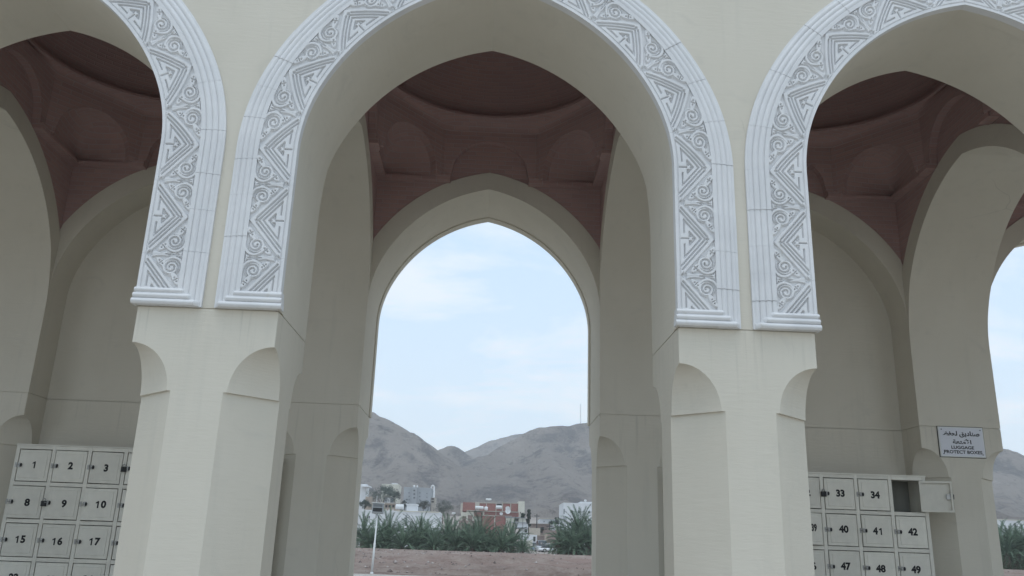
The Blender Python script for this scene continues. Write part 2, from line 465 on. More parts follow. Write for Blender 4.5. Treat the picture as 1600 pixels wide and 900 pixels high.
H = H + fade*(16*(fbm(HX*0.012, HY*0.010, 5, 32, True)-0.62) + 11*(fbm(HX*0.04, HY*0.022, 5, 33, True)-0.6)) \
      + np.clip(fade, .35, 1)*4.2*(fbm(HX*0.11, HY*0.11, 4, 35, True)-0.6)
H = np.where(HY < 346, ground_z(HX, HY)-1.5, H)
m = Mat('desert_hill', 0.97, spec=0.05)
co = m.coord((1, 0.36, 1))
v = m.noise(co, 0.012, 8, 0.62)
c1 = m.ramp(v, [(0.30, (0.225, 0.198, 0.182)), (0.52, (0.300, 0.265, 0.240)), (0.72, (0.370, 0.330, 0.298))])
v2 = m.noise(m.coord((1, 0.38, 1.2)), 0.026, 12, 0.74, 0.5)
c2 = m.mix(m.ramp(v2, [(0.50, 0.0), (0.59, 0.8)]), c1, (0.110, 0.108, 0.114))
v3 = m.noise(m.coord((1, 0.34, 1.2)), 0.15, 8, 0.75)
c3 = m.mix(m.ramp(v3, [(0.54, 0.0), (0.64, 0.7)]), c2, (0.100, 0.092, 0.090))
v4 = m.noise(m.coord((0.9, 0.3, 1.0)), 0.03, 6, 0.6)
c4 = m.mix(m.ramp(v4, [(0.60, 0.0), (0.75, 0.5)]), c3, (0.40, 0.355, 0.315))
m.color(c4)
b1 = m.bump(m.noise(co, 0.045, 10, 0.70), 1.0, 11.0)
m.bump(m.noise(co, 0.3, 6, 0.7), 0.8, 1.6, b1)
tag(link_mesh('hills', grid_mesh('hills', np.stack([HX, HY, H], -1), m.m)), kind='structure')
def hill_z(x, y):
    return H[np.argmin(abs(ys3-y)), np.argmin(abs(xs3-x))]

# ================================================================== the arcade
S = 4.0                                     # bay pitch
A = 1.485                                   # half opening
T = 1.0                                     # thickness of the front row
YB, TB = 4.34, 1.08                         # back row
FLOOR = 0.75
ZG, ZT, ZL = EYE+1.6145, EYE+1.3413, EYE+0.9969
ZTOP = EYE+6.9
ZBR = EYE+5.75
CH, CHL = 0.300, 0.330
YM = (T+YB)/2; HB = (YB-T)/2               # bay centre and half depth

class Arch:
    def __init__(s, a, zs, apex, r1, phi):
        s.a, s.zs, s.r1, s.phi = a, zs, r1, phi
        h = apex-zs
        C1 = np.array([a-r1, 0.0]); e = np.array([math.cos(phi), math.sin(phi)])
        d = np.array([0, h])-C1; de = d@e
        s.R2 = (d@d-2*r1*de+r1*r1)/(2*r1-2*de)
        s.C1 = C1; s.C2 = C1+(r1-s.R2)*e
        s.tA = math.acos(-s.C2[0]/s.R2)
        s.base = 0.0
        s.L1 = r1*phi; s.L2 = s.R2*(s.tA-phi)
    def curve(s, n1=10, n2=26):
        """right half, springing to apex: [(x, z, nx, nz)]"""
        out = []
        for k in range(n1):
            t = s.phi*k/n1; out.append((s.C1[0]+s.r1*math.cos(t), s.zs+s.r1*math.sin(t), math.cos(t), math.sin(t)))
        for k in range(n2+1):
            t = s.phi+(s.tA-s.phi)*k/n2; out.append((s.C2[0]+s.R2*math.cos(t), s.zs+s.C2[1]+s.R2*math.sin(t), math.cos(t), math.sin(t)))
        x, z, nx, nz = out[-1]; out[-1] = (0.0, z, nx, nz)
        return out
    def map(s, u, v, zb):
        """u along the inner edge from height zb, v outwards; arrays -> x, z"""
        leg = s.zs-zb
        u = np.asarray(u, float); v = np.asarray(v, float)
        x = s.a+v+0*u; z = zb+u+0*v
        t1 = np.clip((u-leg)/s.L1, 0, 1)*s.phi
        x1 = s.C1[0]+(s.r1+v)*np.cos(t1); z1 = s.zs+(s.r1+v)*np.sin(t1)
        tAv = np.arccos(np.clip(-s.C2[0]/(s.R2+v), -1, 1))
        f = (u-leg-s.L1)/s.L2
        t2 = s.phi+f*(tAv-s.phi)
        x2 = s.C2[0]+(s.R2+v)*np.cos(t2); z2 = s.zs+s.C2[1]+(s.R2+v)*np.sin(t2)
        x = np.where(u > leg, x1, x); z = np.where(u > leg, z1, z)
        x = np.where(u > leg+s.L1, x2, x); z = np.where(u > leg+s.L1, z2, z)
        return x, z
    def length(s, zb): return s.zs-zb+s.L1+s.L2

AF = Arch(A, EYE+2.90, EYE+4.545, 1.40, R(25))       # front, back arches
AT = Arch(HB, EYE+2.65, EYE+4.53, 1.65, R(15))       # cross arches
BAND = 0.24

arcade = empty('arcade', (0, 0, FLOOR))
tag(arcade, 'long cream plastered arcade with tall pointed arches and brick domes inside', 'arcade')
def part(mb, name, mat, parent=None):
    p = parent or arcade
    o = mb.build(name, mat, p)
    if p is arcade: o.location = (0, 0, -FLOOR)
    return o

def uv_box(o):
    """box-projected metres as UV, for the brick courses"""
    me = o.data
    uv = me.uv_layers.new(name='uv')
    for p in me.polygons:
        nx, ny, nz = abs(p.normal.x), abs(p.normal.y), abs(p.normal.z)
        for li in p.loop_indices:
            c = me.vertices[me.loops[li].vertex_index].co
            if nz > 0.8 and nz > nx and nz > ny: uv.data[li].uv = (c.x, c.y)
            elif ny >= nx: uv.data[li].uv = (c.x, c.z)
            else: uv.data[li].uv = (c.y, c.z)

# plinth the arcade stands on
mb = MB(); mb.box(-12.4, 12.4, -0.9, 6.4, 0.0, FLOOR-0.004)
part(mb, 'plinth', plain('floor_marble', (0.46, 0.415, 0.37), 0.45, 0.1, 2.0))

def shaft(x0, x1, y0, y1):
    lv = [(FLOOR, CHL), (ZL, CHL), (ZL+0.001, CH)]
    n = 22
    for k in range(1, n+1):
        q = k/n
        h = math.sin(q*math.pi/2)
        lv.append((ZL+0.001+h*(ZT-ZL-0.001), max(CH*math.sqrt(max(0, 1-h*h)), 0.005)))
    lv += [(ZG-0.005, 0.005)]
    rings = []
    for z, c in lv:
        rings.append([(x0+c, y0, z), (x1-c, y0, z), (x1, y0+c, z), (x1, y1-c, z), (x1-c, y1, z), (x0+c, y1, z), (x0, y1-c, z), (x0, y0+c, z)])
    i = 0.010
    rings.append([(x+(i if x < (x0+x1)/2 else -i), y+(i if y < (y0+y1)/2 else -i), ZG-0.0049) for x, y, z in rings[-1]])
    rings.append([(x, y, ZG+0.003) for x, y, z in rings[-1]])
    mb = MB(); mb.rings(rings, smooth=False)
    return mb

def head(x0, x1, y0, y1):
    mb = MB(); mb.box(x0, x1, y0, y1, ZG+0.003, ZTOP)
    return mb
PILLARS = [-10, -6, -2, 2, 6, 10]
for px in PILLARS:
    for y0, y1 in ((0, T), (YB, YB+TB)):
        x0, x1 = px-(S/2-A), px+(S/2-A)
        part(shaft(x0, x1, y0, y1), 'pillar_shaft', PLASTER)
        part(head(x0, x1, y0, y1), 'pillar_head', PLASTER)

def ring_pts(ar):
    """inner and clipped outer points of the visible arch band, left springing -> apex -> right"""
    C = ar.curve()
    half = []
    for x, z, nx, nz in C:
        b = BAND
        if x+b*nx > ar.a: b = max(0.0, (ar.a-x)/max(nx, 1e-6))
        half.append(((x, z), (x+b*nx, z+b*nz)))
    # apex: outer curve meets the centre line
    xa, za = half[-1][0]
    ro = ar.R2+BAND; zo = ar.zs+ar.C2[1]+math.sqrt(ro*ro-ar.C2[0]**2)
    half[-1] = ((0.0, za), (0.0, zo))
    left = [((-p[0], p[1]), (-q[0], q[1])) for p, q in half[:-1]]
    return left+half[::-1]

def span(ar, M, t0, t1, ext0, ext1):
    """one arched wall between two piers. M(x, t, z) -> world; side 0 at t0, side 1 at t1;
    an exterior side is all plaster, an interior side is a plaster band under recessed brick"""
    P = ring_pts(ar); pl = MB(); br = MB()
    def pr(p, q): return 0.018*min(1.0, math.hypot(q[0]-p[0], q[1]-p[1])/0.20)     # the band swells out of the pier
    for (p, q), (p2, q2) in zip(P[:-1], P[1:]):
        e, e2 = pr(p, q), pr(p2, q2)
        a0, a02 = (t0, t0) if ext0 else (t0-e, t0-e2)
        a1, a12 = (t1, t1) if ext1 else (t1+e, t1+e2)
        pl.quad(M(p[0], a0, p[1]), M(p2[0], a02, p2[1]), M(p2[0], a12, p2[1]), M(p[0], a1, p[1]))
        for t, ext, bt_, bt2 in ((t0, ext0, a0, a02), (t1, ext1, a1, a12)):
            if ext:
                pl.quad(M(p[0], t, p[1]), M(p2[0], t, p2[1]), M(p2[0], t, ZTOP), M(p[0], t, ZTOP))
            else:
                pl.quad(M(p[0], bt_, p[1]), M(p2[0], bt2, p2[1]), M(q2[0], bt2, q2[1]), M(q[0], bt_, q[1]))
                pl.quad(M(q[0], bt_, q[1]), M(q2[0], bt2, q2[1]), M(q2[0], t, q2[1]), M(q[0], t, q[1]))
                br.quad(M(q[0], t, q[1]), M(q2[0], t, q2[1]), M(q2[0], t, ZBR), M(q[0], t, ZBR))
    part(pl, 'arch', PLASTER)
    if br.v:
        uv_box(part(br, 'brick_wall', BRICK))

BAYS = [-2, -1, 0, 1, 2]
for b in BAYS:
    span(AF, lambda x, t, z, b=b: (b*S+x, t, z), 0.0, T, True, False)
    span(AF, lambda x, t, z, b=b: (b*S+x, t, z), YB, YB+TB, False, True)
for px in PILLARS:
    span(AT, lambda x, t, z, px=px: (px+t, YM+x, z), -(S/2-A), S/2-A, False, False)

# roof slab
mb = MB(); mb.box(-10.6, 10.6, -0.05, YB+TB+0.05, ZTOP+0.002, ZTOP+0.25)
part(mb, 'roof_slab', PLASTER)

# blind panels that close the back of two bays
YP = 4.81
for b in (-1, 1):
    for z0, z1, nm in ((FLOOR, ZG-0.005, 0), (ZG+0.003, None, 1)):
        mb = MB()
        if nm == 0:
            mb.box(b*S-A, b*S+A, YP, YB+TB-0.05, z0, z1)
        else:
            prof = [(-A, z0), (A, z0)] + [(x, z) for x, z, _, _ in AF.curve()] + [(-x, z) for x, z, _, _ in AF.curve()[:-1][::-1]]
            f = [(b*S+x, YP, z) for x, z in prof]; k = [(b*S+x, YB+TB-0.05, z) for x, z in prof]
            mb.poly(f); mb.poly(k[::-1])
        part(mb, 'blind_wall', PLASTER)
    mb = MB(); mb.box(b*S-A, b*S+A, YP+0.012, YB+TB-0.06, ZG-0.0049, ZG+0.0029)
    part(mb, 'blind_wall', PLASTER)

# ---- brick vault of each bay: corner niches, drum, ring and dome
ZD0, ZD1, ZRG = EYE+4.66, EYE+5.33, EYE+5.46
def vault(cx):
    mb = MB()
    ax, ay = A-0.10, HB-0.10
    hx, hy = 0.62, 0.66
    V8 = [(hx, ay), (-hx, ay), (-ax, hy), (-ax, -hy), (-hx, -ay), (hx, -ay), (ax, -hy), (ax, hy)]
    def W(x, y, z): return (cx+x, YM+y, z)
    n = 14
    for k in range(8):
        p, q = Vector(V8[k]), Vector(V8[(k+1) % 8])
        L = (q-p).length; d = (q-p)/L; mid = (p+q)/2
        nrm = Vector((mid.x, mid.y)).normalized()
        diag = (k % 2 == 1)
        hw = L*0.40 if diag else L*0.42
        rise = 0.50 if diag else 0.54
        crv = []
        for j in range(2*n+1):
            u = -1+j/n
            crv.append((u*hw, ZD0+rise*math.sqrt(max(0, 1-abs(u)**2.3))))
        def PT(s, z, off=0.0):
            c = mid+d*s+nrm*off
            return W(c.x, c.y, z)
        # jambs and spandrel
        mb.quad(PT(-L/2, ZD0), PT(-hw, ZD0), PT(-hw, ZD1), PT(-L/2, ZD1))
        mb.quad(PT(hw, ZD0), PT(L/2, ZD0), PT(L/2, ZD1), PT(hw, ZD1))
        dep = 0.099 if not diag else 0.12
        for (s0, z0), (s1, z1) in zip(crv[:-1], crv[1:]):
            mb.quad(PT(s0, z0), PT(s1, z1), PT(s1, ZD1), PT(s0, ZD1))
            mb.quad(PT(s0, z0), PT(s1, z1), PT(s1, z1, dep), PT(s0, z0, dep))
        # underside of the jamb feet
        for s0, s1 in ((-L/2, -hw), (hw, L/2)):
            mb.quad(PT(s0, ZD0), PT(s1, ZD0), PT(s1, ZD0, 0.099), PT(s0, ZD0, 0.099))
        if diag:   # concave niche running back into the corner
            cor = Vector((math.copysign(A, mid.x), math.copysign(HB, mid.y)))
            m2 = 7
            rows = []
            for i in range(m2+1):
                f = i/m2
                row = []
                for (s, z) in crv:
                    base = mid+d*s+nrm*dep
                    e = math.sin(f*math.pi/2); g2 = 1-math.cos(f*math.pi/2)
                    pos = base.lerp(cor, f)
                    zz = ZD0+(z-ZD0)*math.cos(f*math.pi/2*0.92)
                    row.append(W(pos.x, pos.y, zz))
                rows.append(row)
            for r0, r1 in zip(rows[:-1], rows[1:]):
                for j in range(len(crv)-1):
                    mb.quad(r0[j], r0[j+1], r1[j+1], r1[j], True)
            # small corner cornice under the niche
            sx, sy = math.copysign(1, mid.x), math.copysign(1, mid.y)
            for (x0, x1, y0, y1) in ((hx, A, HB-0.115, HB), (A-0.115, A, hy, HB-0.115)):
                xx = sorted((sx*x0, sx*x1)); yy = sorted((sy*y0, sy*y1))
                mb.box(cx+xx[0], cx+xx[1], YM+yy[0], YM+yy[1], ZD0-0.045, ZD0-0.002)
            for (x0, x1, y0, y1) in ((hx-0.10, hx+0.10, HB-0.135, HB), (A-0.135, A, hy-0.10, hy+0.10)):
                xx = sorted((sx*x0, sx*x1)); yy = sorted((sy*y0, sy*y1))
                mb.box(cx+xx[0], cx+xx[1], YM+yy[0], YM+yy[1], ZD0-0.05, ZD0+0.03)
    # octagon to circle
    RR = 1.43
    N = 96
    def octr(t):
        dx, dy = math.cos(t), math.sin(t)
        best = 1e9
        for k in range(8):
            p, q = V8[k], V8[(k+1) % 8]
            ex, ey = q[0]-p[0], q[1]-p[1]
            den = dx*ey-dy*ex
            if abs(den) < 1e-9: continue
            r = (p[0]*ey-p[1]*ex)/den
            if 0 < r < best: best = r
        return best
    rows = []
    for f in (0, .2, .4, .6, .8, 1.0):
        e = 1-math.cos(f*math.pi/2)
        row = []
        for j in range(N):
            t = 2*math.pi*j/N
            r = octr(t)*(1-e)+RR*e
            row.append(W(r*math.cos(t), r*math.sin(t), ZD1+(ZRG-ZD1)*math.sin(f*math.pi/2)))
        rows.append(row)
    mb.rings(rows, True, False)
    o = part(mb, 'vault_drum', BRICK); uv_box(o)
    mb = MB()
    def C(r, z): return [W(r*math.cos(2*math.pi*j/N), r*math.sin(2*math.pi*j/N), z) for j in range(N)]
    mb.rings([C(RR, ZRG+.001), C(RR-.03, ZRG+.010), C(RR-.032, ZRG+.04), C(RR+.11, ZRG+.045)], False, False)
    uv_box(part(mb, 'vault_ring', BRICK))
    mb = MB()
    rows = [C(RR+.11, ZRG+.045), C(RR+.11, ZRG+.20)]
    for k in range(1, 17):
        t = math.pi/2*k/16
        rows.append(C(max((RR+.07)*math.cos(t), 0.002), ZRG+.202+1.10*math.sin(t)))
    mb.rings(rows, True, False)
    o = part(mb, 'dome', BRICK)
    me = o.data; uv = me.uv_layers.new(name='uv')
    for p in me.polygons:
        for li in p.loop_indices:
            c = me.vertices[me.loops[li].vertex_index].co
            a = math.atan2(c.y-YM, c.x-cx)
            if p.center.x < cx and p.center.y-YM < 0 and a > 3.0: a -= 2*math.pi
            uv.data[li].uv = (a*1.45, c.z*1.4)
for b in BAYS:
    vault(b*S)

# ---- carved frames round the front arches
LIP, RW, MW = 0.030, 0.270, 0.180          # plain lip, relief band, outer moulding
ZB = EYE+1.615
UL = 0.597
def sstep(x): 
    x = np.clip(x, 0, 1); return x*x*(3-2*x)
def relief(u, v):
    """carved height 0..1 over one repeat, u = distance from the triangle's axis, v = from the inner edge"""
    mm_ = np.abs(u); hl = UL/2
    e = 0.0035
    def inside(sd): return sstep(0.5-sd/(2*e))          # sd<0 inside
    den = math.hypot(0.254, hl)
    d = (mm_*0.254+(v-0.262)*hl)/den
    al = (mm_*hl-(v-0.262)*0.254)/den                    # along the diagonal, 0 at outer apex
    h = np.ones_like(d)
    def cut(sd): 
        nonlocal h
        h = h*(1-inside(sd))
    def add(sd):
        nonlocal h
        h = np.maximum(h, inside(sd))
    # spiral field is sunk
    cut(-(d-0.005))
    # grooves between the bars
    for dd in (-0.0245, -0.0490):
        cut(np.maximum(np.abs(d-dd)-0.0054, np.maximum(0.045-al, al-0.355)))
    # nested triangle
    cut(np.maximum(np.abs(d+0.0745)-0.0054, 0.030-v))
    cut(np.maximum(np.abs(v-0.036)-0.0042, np.maximum(0.045-mm_, d+0.0745)))
    # small triangle with its three drilled dots
    cut(np.maximum(np.abs(d+0.1080)-0.0050, 0.074-v))
    cut(np.maximum(np.abs(v-0.074)-0.0040, np.maximum(0.014-mm_, d+0.1080)))
    cut(np.maximum(mm_-0.0050, np.maximum(0.010-v, v-0.074)))
    for (du, dv_) in ((0.0, 0.102), (0.020, 0.086)):
        cut(np.hypot(mm_-du, v-dv_)-0.0062)
    # diamond holes where the bars cross
    cut(mm_+np.abs(v-0.214)-0.014)
    cut(np.abs(mm_-hl)+np.abs(v-0.052)-0.013)
    cut(np.maximum(np.abs(mm_-hl)*0.8-v*0.9-0.001, v-0.022))
    cut(np.maximum(0.247-v+np.abs(mm_-0.022)*0.9, -1.0)*1.0+0.002)
    # stem between the two scrolls
    ms = hl-mm_
    wst = 0.013+0.034*np.clip((v-0.105)/0.155, 0, 1)**1.8+0.012*np.clip((0.105-v)/0.07, 0, 1)
    add(np.maximum(ms-wst, np.maximum(0.045-v, v-0.2625)))
    cut(np.maximum(ms-0.0052*np.clip((v-0.14)/0.03, 0, 1)*np.clip((0.248-v)/0.02, 0, 1)-0.0005, np.maximum(0.14-v, v-0.248)))
    cut(np.hypot(ms-0.020, v-0.250)-0.0050)
    # scroll
    cx_, cy_ = 0.196, 0.196
    r = np.hypot(mm_-cx_, v-cy_)
    th = np.arctan2(v-cy_, mm_-cx_)
    add(r-0.0610)
    ph = (th/(2*math.pi)+0.35) % 1.0
    rs_ = 0.009+0.0265*ph
    g = np.minimum(np.abs(r-rs_), np.abs(r-rs_-0.0265))
    cut(np.maximum(np.maximum(g-0.0056, r-0.0560), 0.004-r))
    # tail that sweeps from the scroll to the stem
    r2 = np.hypot(mm_-0.200, v-0.204)
    add(np.maximum(np.abs(r2-0.0730)-0.0105, np.maximum(0.19-mm_, 0.13-v)))
    cut(np.maximum(np.abs(r2-0.0870)-0.0035, np.maximum(0.23-mm_, 0.15-v)))
    # leaves with dots
    def leaf(x0, y0, ang, a_, b_, dots, notch):
        ca, sa = math.cos(ang), math.sin(ang)
        p = (mm_-x0)*ca+(v-y0)*sa; q = -(mm_-x0)*sa+(v-y0)*ca
        add((np.hypot(p/a_, q/b_)-1)*b_)
        for k in dots: cut(np.hypot(p-k, q)-0.0052)
        cut(np.maximum(np.abs(p-notch)-0.0028, np.abs(q)-b_*0.7))
    leaf(0.236, 0.116, R(-46), 0.050, 0.0215, (-0.018, 0.016), -0.001)
    leaf(0.108, 0.238, R(-33), 0.060, 0.0220, (-0.024, 0.010), -0.007)
    cut(-(0.2640-v)*1.0 if False else np.full_like(d, 1.0))
    return np.clip(h, 0, 1)

HB_, HR = 0.032, 0.019                      # ground of the relief and carving depth
def frame_panel(parent, bx, side, u0, u1, uc, res):
    nu = max(2, int(round((u1-u0)/res))+1); nv = int(round((RW+LIP)/res))+1
    uu = np.linspace(u0, u1, nu); vv = np.linspace(-LIP, RW, nv)
    # the lip's inner edge sits a little inside the opening
    U, V = np.meshgrid(uu, vv, indexing='ij')
    Hh = np.where(V > 0.0, relief(U-uc, V), 1.0)
    Hh = np.where(np.abs(V) < 0.004, 0.55, Hh)
    V2 = V+LIP-0.012
    x, z = AF.map(U, V2, ZB)
    y = -(HB_+HR*Hh)
    G = np.stack([bx+side*x, y, z], -1)
    # skirts back to the wall
    b0 = G[:, :1].copy(); b0[:, :, 1] = 0.02
    b1 = G[:, -1:].copy(); b1[:, :, 1] = -0.001
    G = np.concatenate([b0, G, b1], 1)
    c0 = G[:1].copy(); c0[:, :, 1] = -0.001
    c1 = G[-1:].copy(); c1[:, :, 1] = -0.001
    G = np.concatenate([c0, G, c1], 0)
    me = grid_mesh('relief_panel', G, STONE, False)
    link_mesh('relief_panel', me, parent)

MPROF = [(0.0, 0.052), (0.030, 0.053), (0.034, 0.048)]
for k, (v0, v1, h) in enumerate(((0.034, 0.078, 0.052), (0.080, 0.122, 0.044), (0.124, 0.164, 0.035))):
    for j in range(0, 6):
        t = j/5.0
        MPROF.append((v0+(v1-v0)*t, h-0.015+0.015*math.sin(math.pi*(0.12+0.80*t))))
MPROF += [(0.166, 0.024), (0.180, 0.022), (0.180, 0.0005)]
MPROF = [(0.0, 0.0005)]+MPROF
def moulding(parent, bx, side, u0, u1):
    n = max(2, int((u1-u0)/0.05)+1)
    g0 = random.choice([.0008, .0012, .0022]); uu = np.linspace(u0+g0, u1-0.0008, n)
    pv = np.array([p[0] for p in MPROF])+RW+LIP-0.012; ph = np.array([p[1] for p in MPROF])
    jit = random.uniform(-0.0028, 0.0028)
    U, V = np.meshgrid(uu, pv, indexing='ij')
    x, z = AF.map(U, V, ZB)
    y = -(np.broadcast_to(ph, U.shape)+np.where(np.broadcast_to(ph, U.shape) > 0.005, jit, 0))
    G = np.stack([bx+side*x, y, z], -1)
    c0 = G[:1].copy(); c0[:, :, 1] = -0.0004
    c1 = G[-1:].copy(); c1[:, :, 1] = -0.0004
    link_mesh('moulding_block', grid_mesh('moulding_block', np.concatenate([c0, G, c1], 0), STONE, False), parent)

def base_course(parent, bx, side):
    """three stacked rolls that close the frame at the foot"""
    mb = MB()
    zz = ZB
    inner = A-0.022
    for k, (h, vend, out) in enumerate(((0.046, 0.455, 0.076), (0.044, 0.405, 0.071), (0.042, 0.355, 0.066))):
        prof = []
        for j in range(8):
            t = j/7.0
            prof.append((-(out-0.014+0.014*math.sin(math.pi*t)), zz+0.003+(h-0.005)*t))
        prof = [(0.02, zz+0.003)]+prof+[(0.02, zz+h-0.002)]
        xe = A+vend
        rows = []
        for xx, off in ((inner-0.004*(2-k), 0.0), (xe-0.03, 0.0), (xe, 0.0)):
            f = 1.0 if xx < xe else 0.45
            rows.append([(bx+side*xx, y*f if y < 0 else y, z) for y, z in prof])
        mb.rings(rows, False, True)
        zz += h
    # recess joints between the rolls
    mb.box(min(bx+side*(inner+.01), bx+side*(A+0.33)), max(bx+side*(inner+.01), bx+side*(A+0.33)), -0.052, 0.02, ZB+0.004, ZB+0.126)
    mb.build('base_course', STONE, parent)

def reveal_strip(parent, bx, y0, y1, proud):
    mb = MB()
    C = [(A, ZB)]+[(x, z) for x, z, _, _ in AF.curve()]
    D = [(A-proud, ZB)]+[(x-proud*nx, z-proud*nz) for x, z, nx, nz in AF.curve()]
    D[-1] = (0.0, D[-1][1])
    for s in (-1, 1):
        for k in range(len(C)-1):
            p, q, p2, q2 = D[k], D[k+1], C[k], C[k+1]
            mb.quad((bx+s*p[0], y0, p[1]), (bx+s*q[0], y0, q[1]), (bx+s*q[0], y1, q[1]), (bx+s*p[0], y1, p[1]))
            mb.quad((bx+s*p[0], y1, p[1]), (bx+s*q[0], y1, q[1]), (bx+s*q2[0], y1, q2[1]), (bx+s*p2[0], y1, p2[1]))
            mb.quad((bx+s*p[0], y0, p[1]), (bx+s*q[0], y0, q[1]), (bx+s*q2[0], y0, q2[1]), (bx+s*p2[0], y0, p2[1]))
        mb.quad((bx+s*(A-proud), y0, ZB), (bx+s*A, y0, ZB), (bx+s*A, y1, ZB), (bx+s*(A-proud), y1, ZB))
    mb.build('reveal_strip', PLASTER, parent)

ULEN = AF.length(ZB)
for b in BAYS:
    fr = empty('arch_frame', (0, 0, -FLOOR), 0, arcade)
    res = 0.0044 if abs(b) < 2 else 0.014
    for side in (-1, 1):
        cs = [ULEN-k*UL for k in range(7)]
        for k, c in enumerate(cs):
            u0 = c-UL/2 if k < 6 else 0.124
            u1 = c+UL/2 if k > 0 else ULEN
            if k == 0: u0 = c-UL/2
            frame_panel(fr, b*S, side, max(u0, 0.124)+0.0006, u1-0.0006, c, res)
        u = 0.0
        while u < ULEN-0.02:
            st_ = random.choice([0.22, 0.30, 0.30, 0.34, 0.42])
            u2 = u+st_
            if ULEN-u2 < 0.15: u2 = ULEN
            moulding(fr, b*S, side, u, u2)
            u = u2
        base_course(fr, b*S, side)
    reveal_strip(fr, b*S, -0.03, 0.115, 0.010)
    # the same frame on the far facade, of which only the edge shows
    if b % 2 == 0:
        fr = empty('arch_frame', (0, 0, -FLOOR), 0, arcade)
        reveal_strip(fr, b*S, YB+TB-0.10, YB+TB+0.05, 0.018)
        for side in (-1, 1):
            uu = np.linspace(0, ULEN, 60); pv = np.array([0.0, 0.0, 0.27, 0.28, 0.44, 0.45]); ph = np.array([0.0, .045, .045, .05, .02, 0.0])
            U, V = np.meshgrid(uu, pv, indexing='ij'); x, z = AF.map(U, V, ZB)
            G = np.stack([b*S+side*x, YB+TB+0.001+np.broadcast_to(ph, U.shape), z], -1)
            link_mesh('frame_band', grid_mesh('frame_band', G, STONE, False), fr)

# ================================================================== luggage lockers
def text_mesh(body, size, bold=0.0, mat=None, extr=0.0, name='lettering'):
    cu = bpy.data.curves.new('txt', 'FONT')
    cu.body = body; cu.size = size; cu.offset = bold; cu.align_x = 'CENTER'; cu.align_y = 'CENTER'
    cu.resolution_u = 3
    o = bpy.data.objects.new('txt', cu); COL.objects.link(o)
    dg = bpy.context.evaluated_depsgraph_get()
    me = bpy.data.meshes.new_from_object(o.evaluated_get(dg))
    bpy.data.objects.remove(o); bpy.data.curves.remove(cu)
    n = len(me.vertices)
    co = np.empty(n*3, np.float32); me.vertices.foreach_get('co', co); co = co.reshape(-1, 3)
    new = np.stack([co[:, 0], -co[:, 2], co[:, 1]], -1)
    me.vertices.foreach_set('co', new.reshape(-1)); me.update()
    me.materials.clear(); me.materials.append(mat or BLACK)
    me.name = name
    return me

def number_mesh(num, size, bold):
    t = str(num)
    if '1' not in t: return text_mesh(t, size, bold, BLACK, name='number')
    adv = size*0.60; hcap = size*0.365
    mb = MB(); co_all = []
    for k, ch in enumerate(t):
        x = (k-(len(t)-1)/2)*adv
        if ch == '1':
            w_ = size*0.075
            mb.poly([(x-w_+.004, 0, -hcap), (x+w_+.004, 0, -hcap), (x+w_+.004, 0, hcap), (x-w_*.6+.004, 0, hcap), (x-size*.21, 0, hcap-size*.15), (x-size*.21, 0, hcap-size*.27), (x-w_+.004, 0, hcap-size*.19)])
        else:
            me = text_mesh(ch, size, bold)
            for p in me.polygons:
                mb.poly([tuple(me.vertices[v].co+Vector((x, 0, 0))) for v in p.vertices])
            bpy.data.meshes.remove(me)
    return mb.mesh('number', BLACK)

DW, PIT, FRW = 0.360, 0.4150, 0.043
def door_mesh():
    mb = MB()
    w_, h_ = DW, DW
    mb.bbox(-w_, 0, -0.002, 0.014, -h_/2, h_/2, 0.003)
    i = 0.034
    # pressed inner panel, a shallow step
    mb.bbox(-w_+i, -i, -0.0065, -0.002, -h_/2+i, h_/2-i, 0.003)
    return mb.mesh('door', LOCKER)
def inner_door_mesh():
    mb = MB(); w_, h_ = DW, DW
    mb.bbox(-w_, 0, -0.002, 0.004, -h_/2, h_/2, 0.002)
    for x0, x1, z0, z1 in ((-w_, -w_+.022, -h_/2, h_/2), (-.022, 0, -h_/2, h_/2), (-w_+.022, -.022, -h_/2, -h_/2+.022), (-w_+.022, -.022, h_/2-.022, h_/2)):
        mb.box(x0, x1, 0.0045, 0.038, z0, z1)
    return mb.mesh('door', LOCKER)
def latch_mesh():
    mb = MB()
    mb.box(-DW-0.030, -DW-0.010, -0.010, -0.0015, -0.028, 0.028)
    mb.box(-DW+0.004, -DW+0.030, -0.016, -0.0022, -0.024, 0.024)
    mb.tube([(-DW-0.020, -0.010, 0.0), (-DW-0.012, -0.026, 0.0), (-DW+0.006, -0.026, 0.0), (-DW+0.014, -0.016, 0)], 0.005, 6)
    return mb.mesh('latch', STEEL)
def keylock_mesh():
    mb = MB()
    rs = []
    for y, r in ((-0.008, .013), (-0.026, .013), (-0.030, .009)):
        rs.append([(-DW+0.040+r*math.cos(t)*.8, y, r*1.7*math.sin(t)) for t in (2*math.pi*j/10 for j in range(10))])
    mb.rings(rs, True)
    return mb.mesh('lock', DARKM)
D_ME, DI_ME, LA_ME, KL_ME = door_mesh(), inner_door_mesh(), latch_mesh(), keylock_mesh()
def padlock(x, y, z, label):
    e = empty('padlock', (x, y, z), 0)
    tag(e, label, 'padlock', 'padlocks hanging on the lockers')
    mb = MB(); mb.bbox(-0.030, 0.030, -0.022, 0.0, -0.075, -0.018, 0.006); mb.build('body', DARKM, e)
    mb = MB(); mb.tube([(0.018*math.cos(t), -0.011, -0.018+0.030*math.sin(t)) for t in (math.pi*k/8 for k in range(9))], 0.0055, 6)
    mb.build('shackle', STEEL, e)

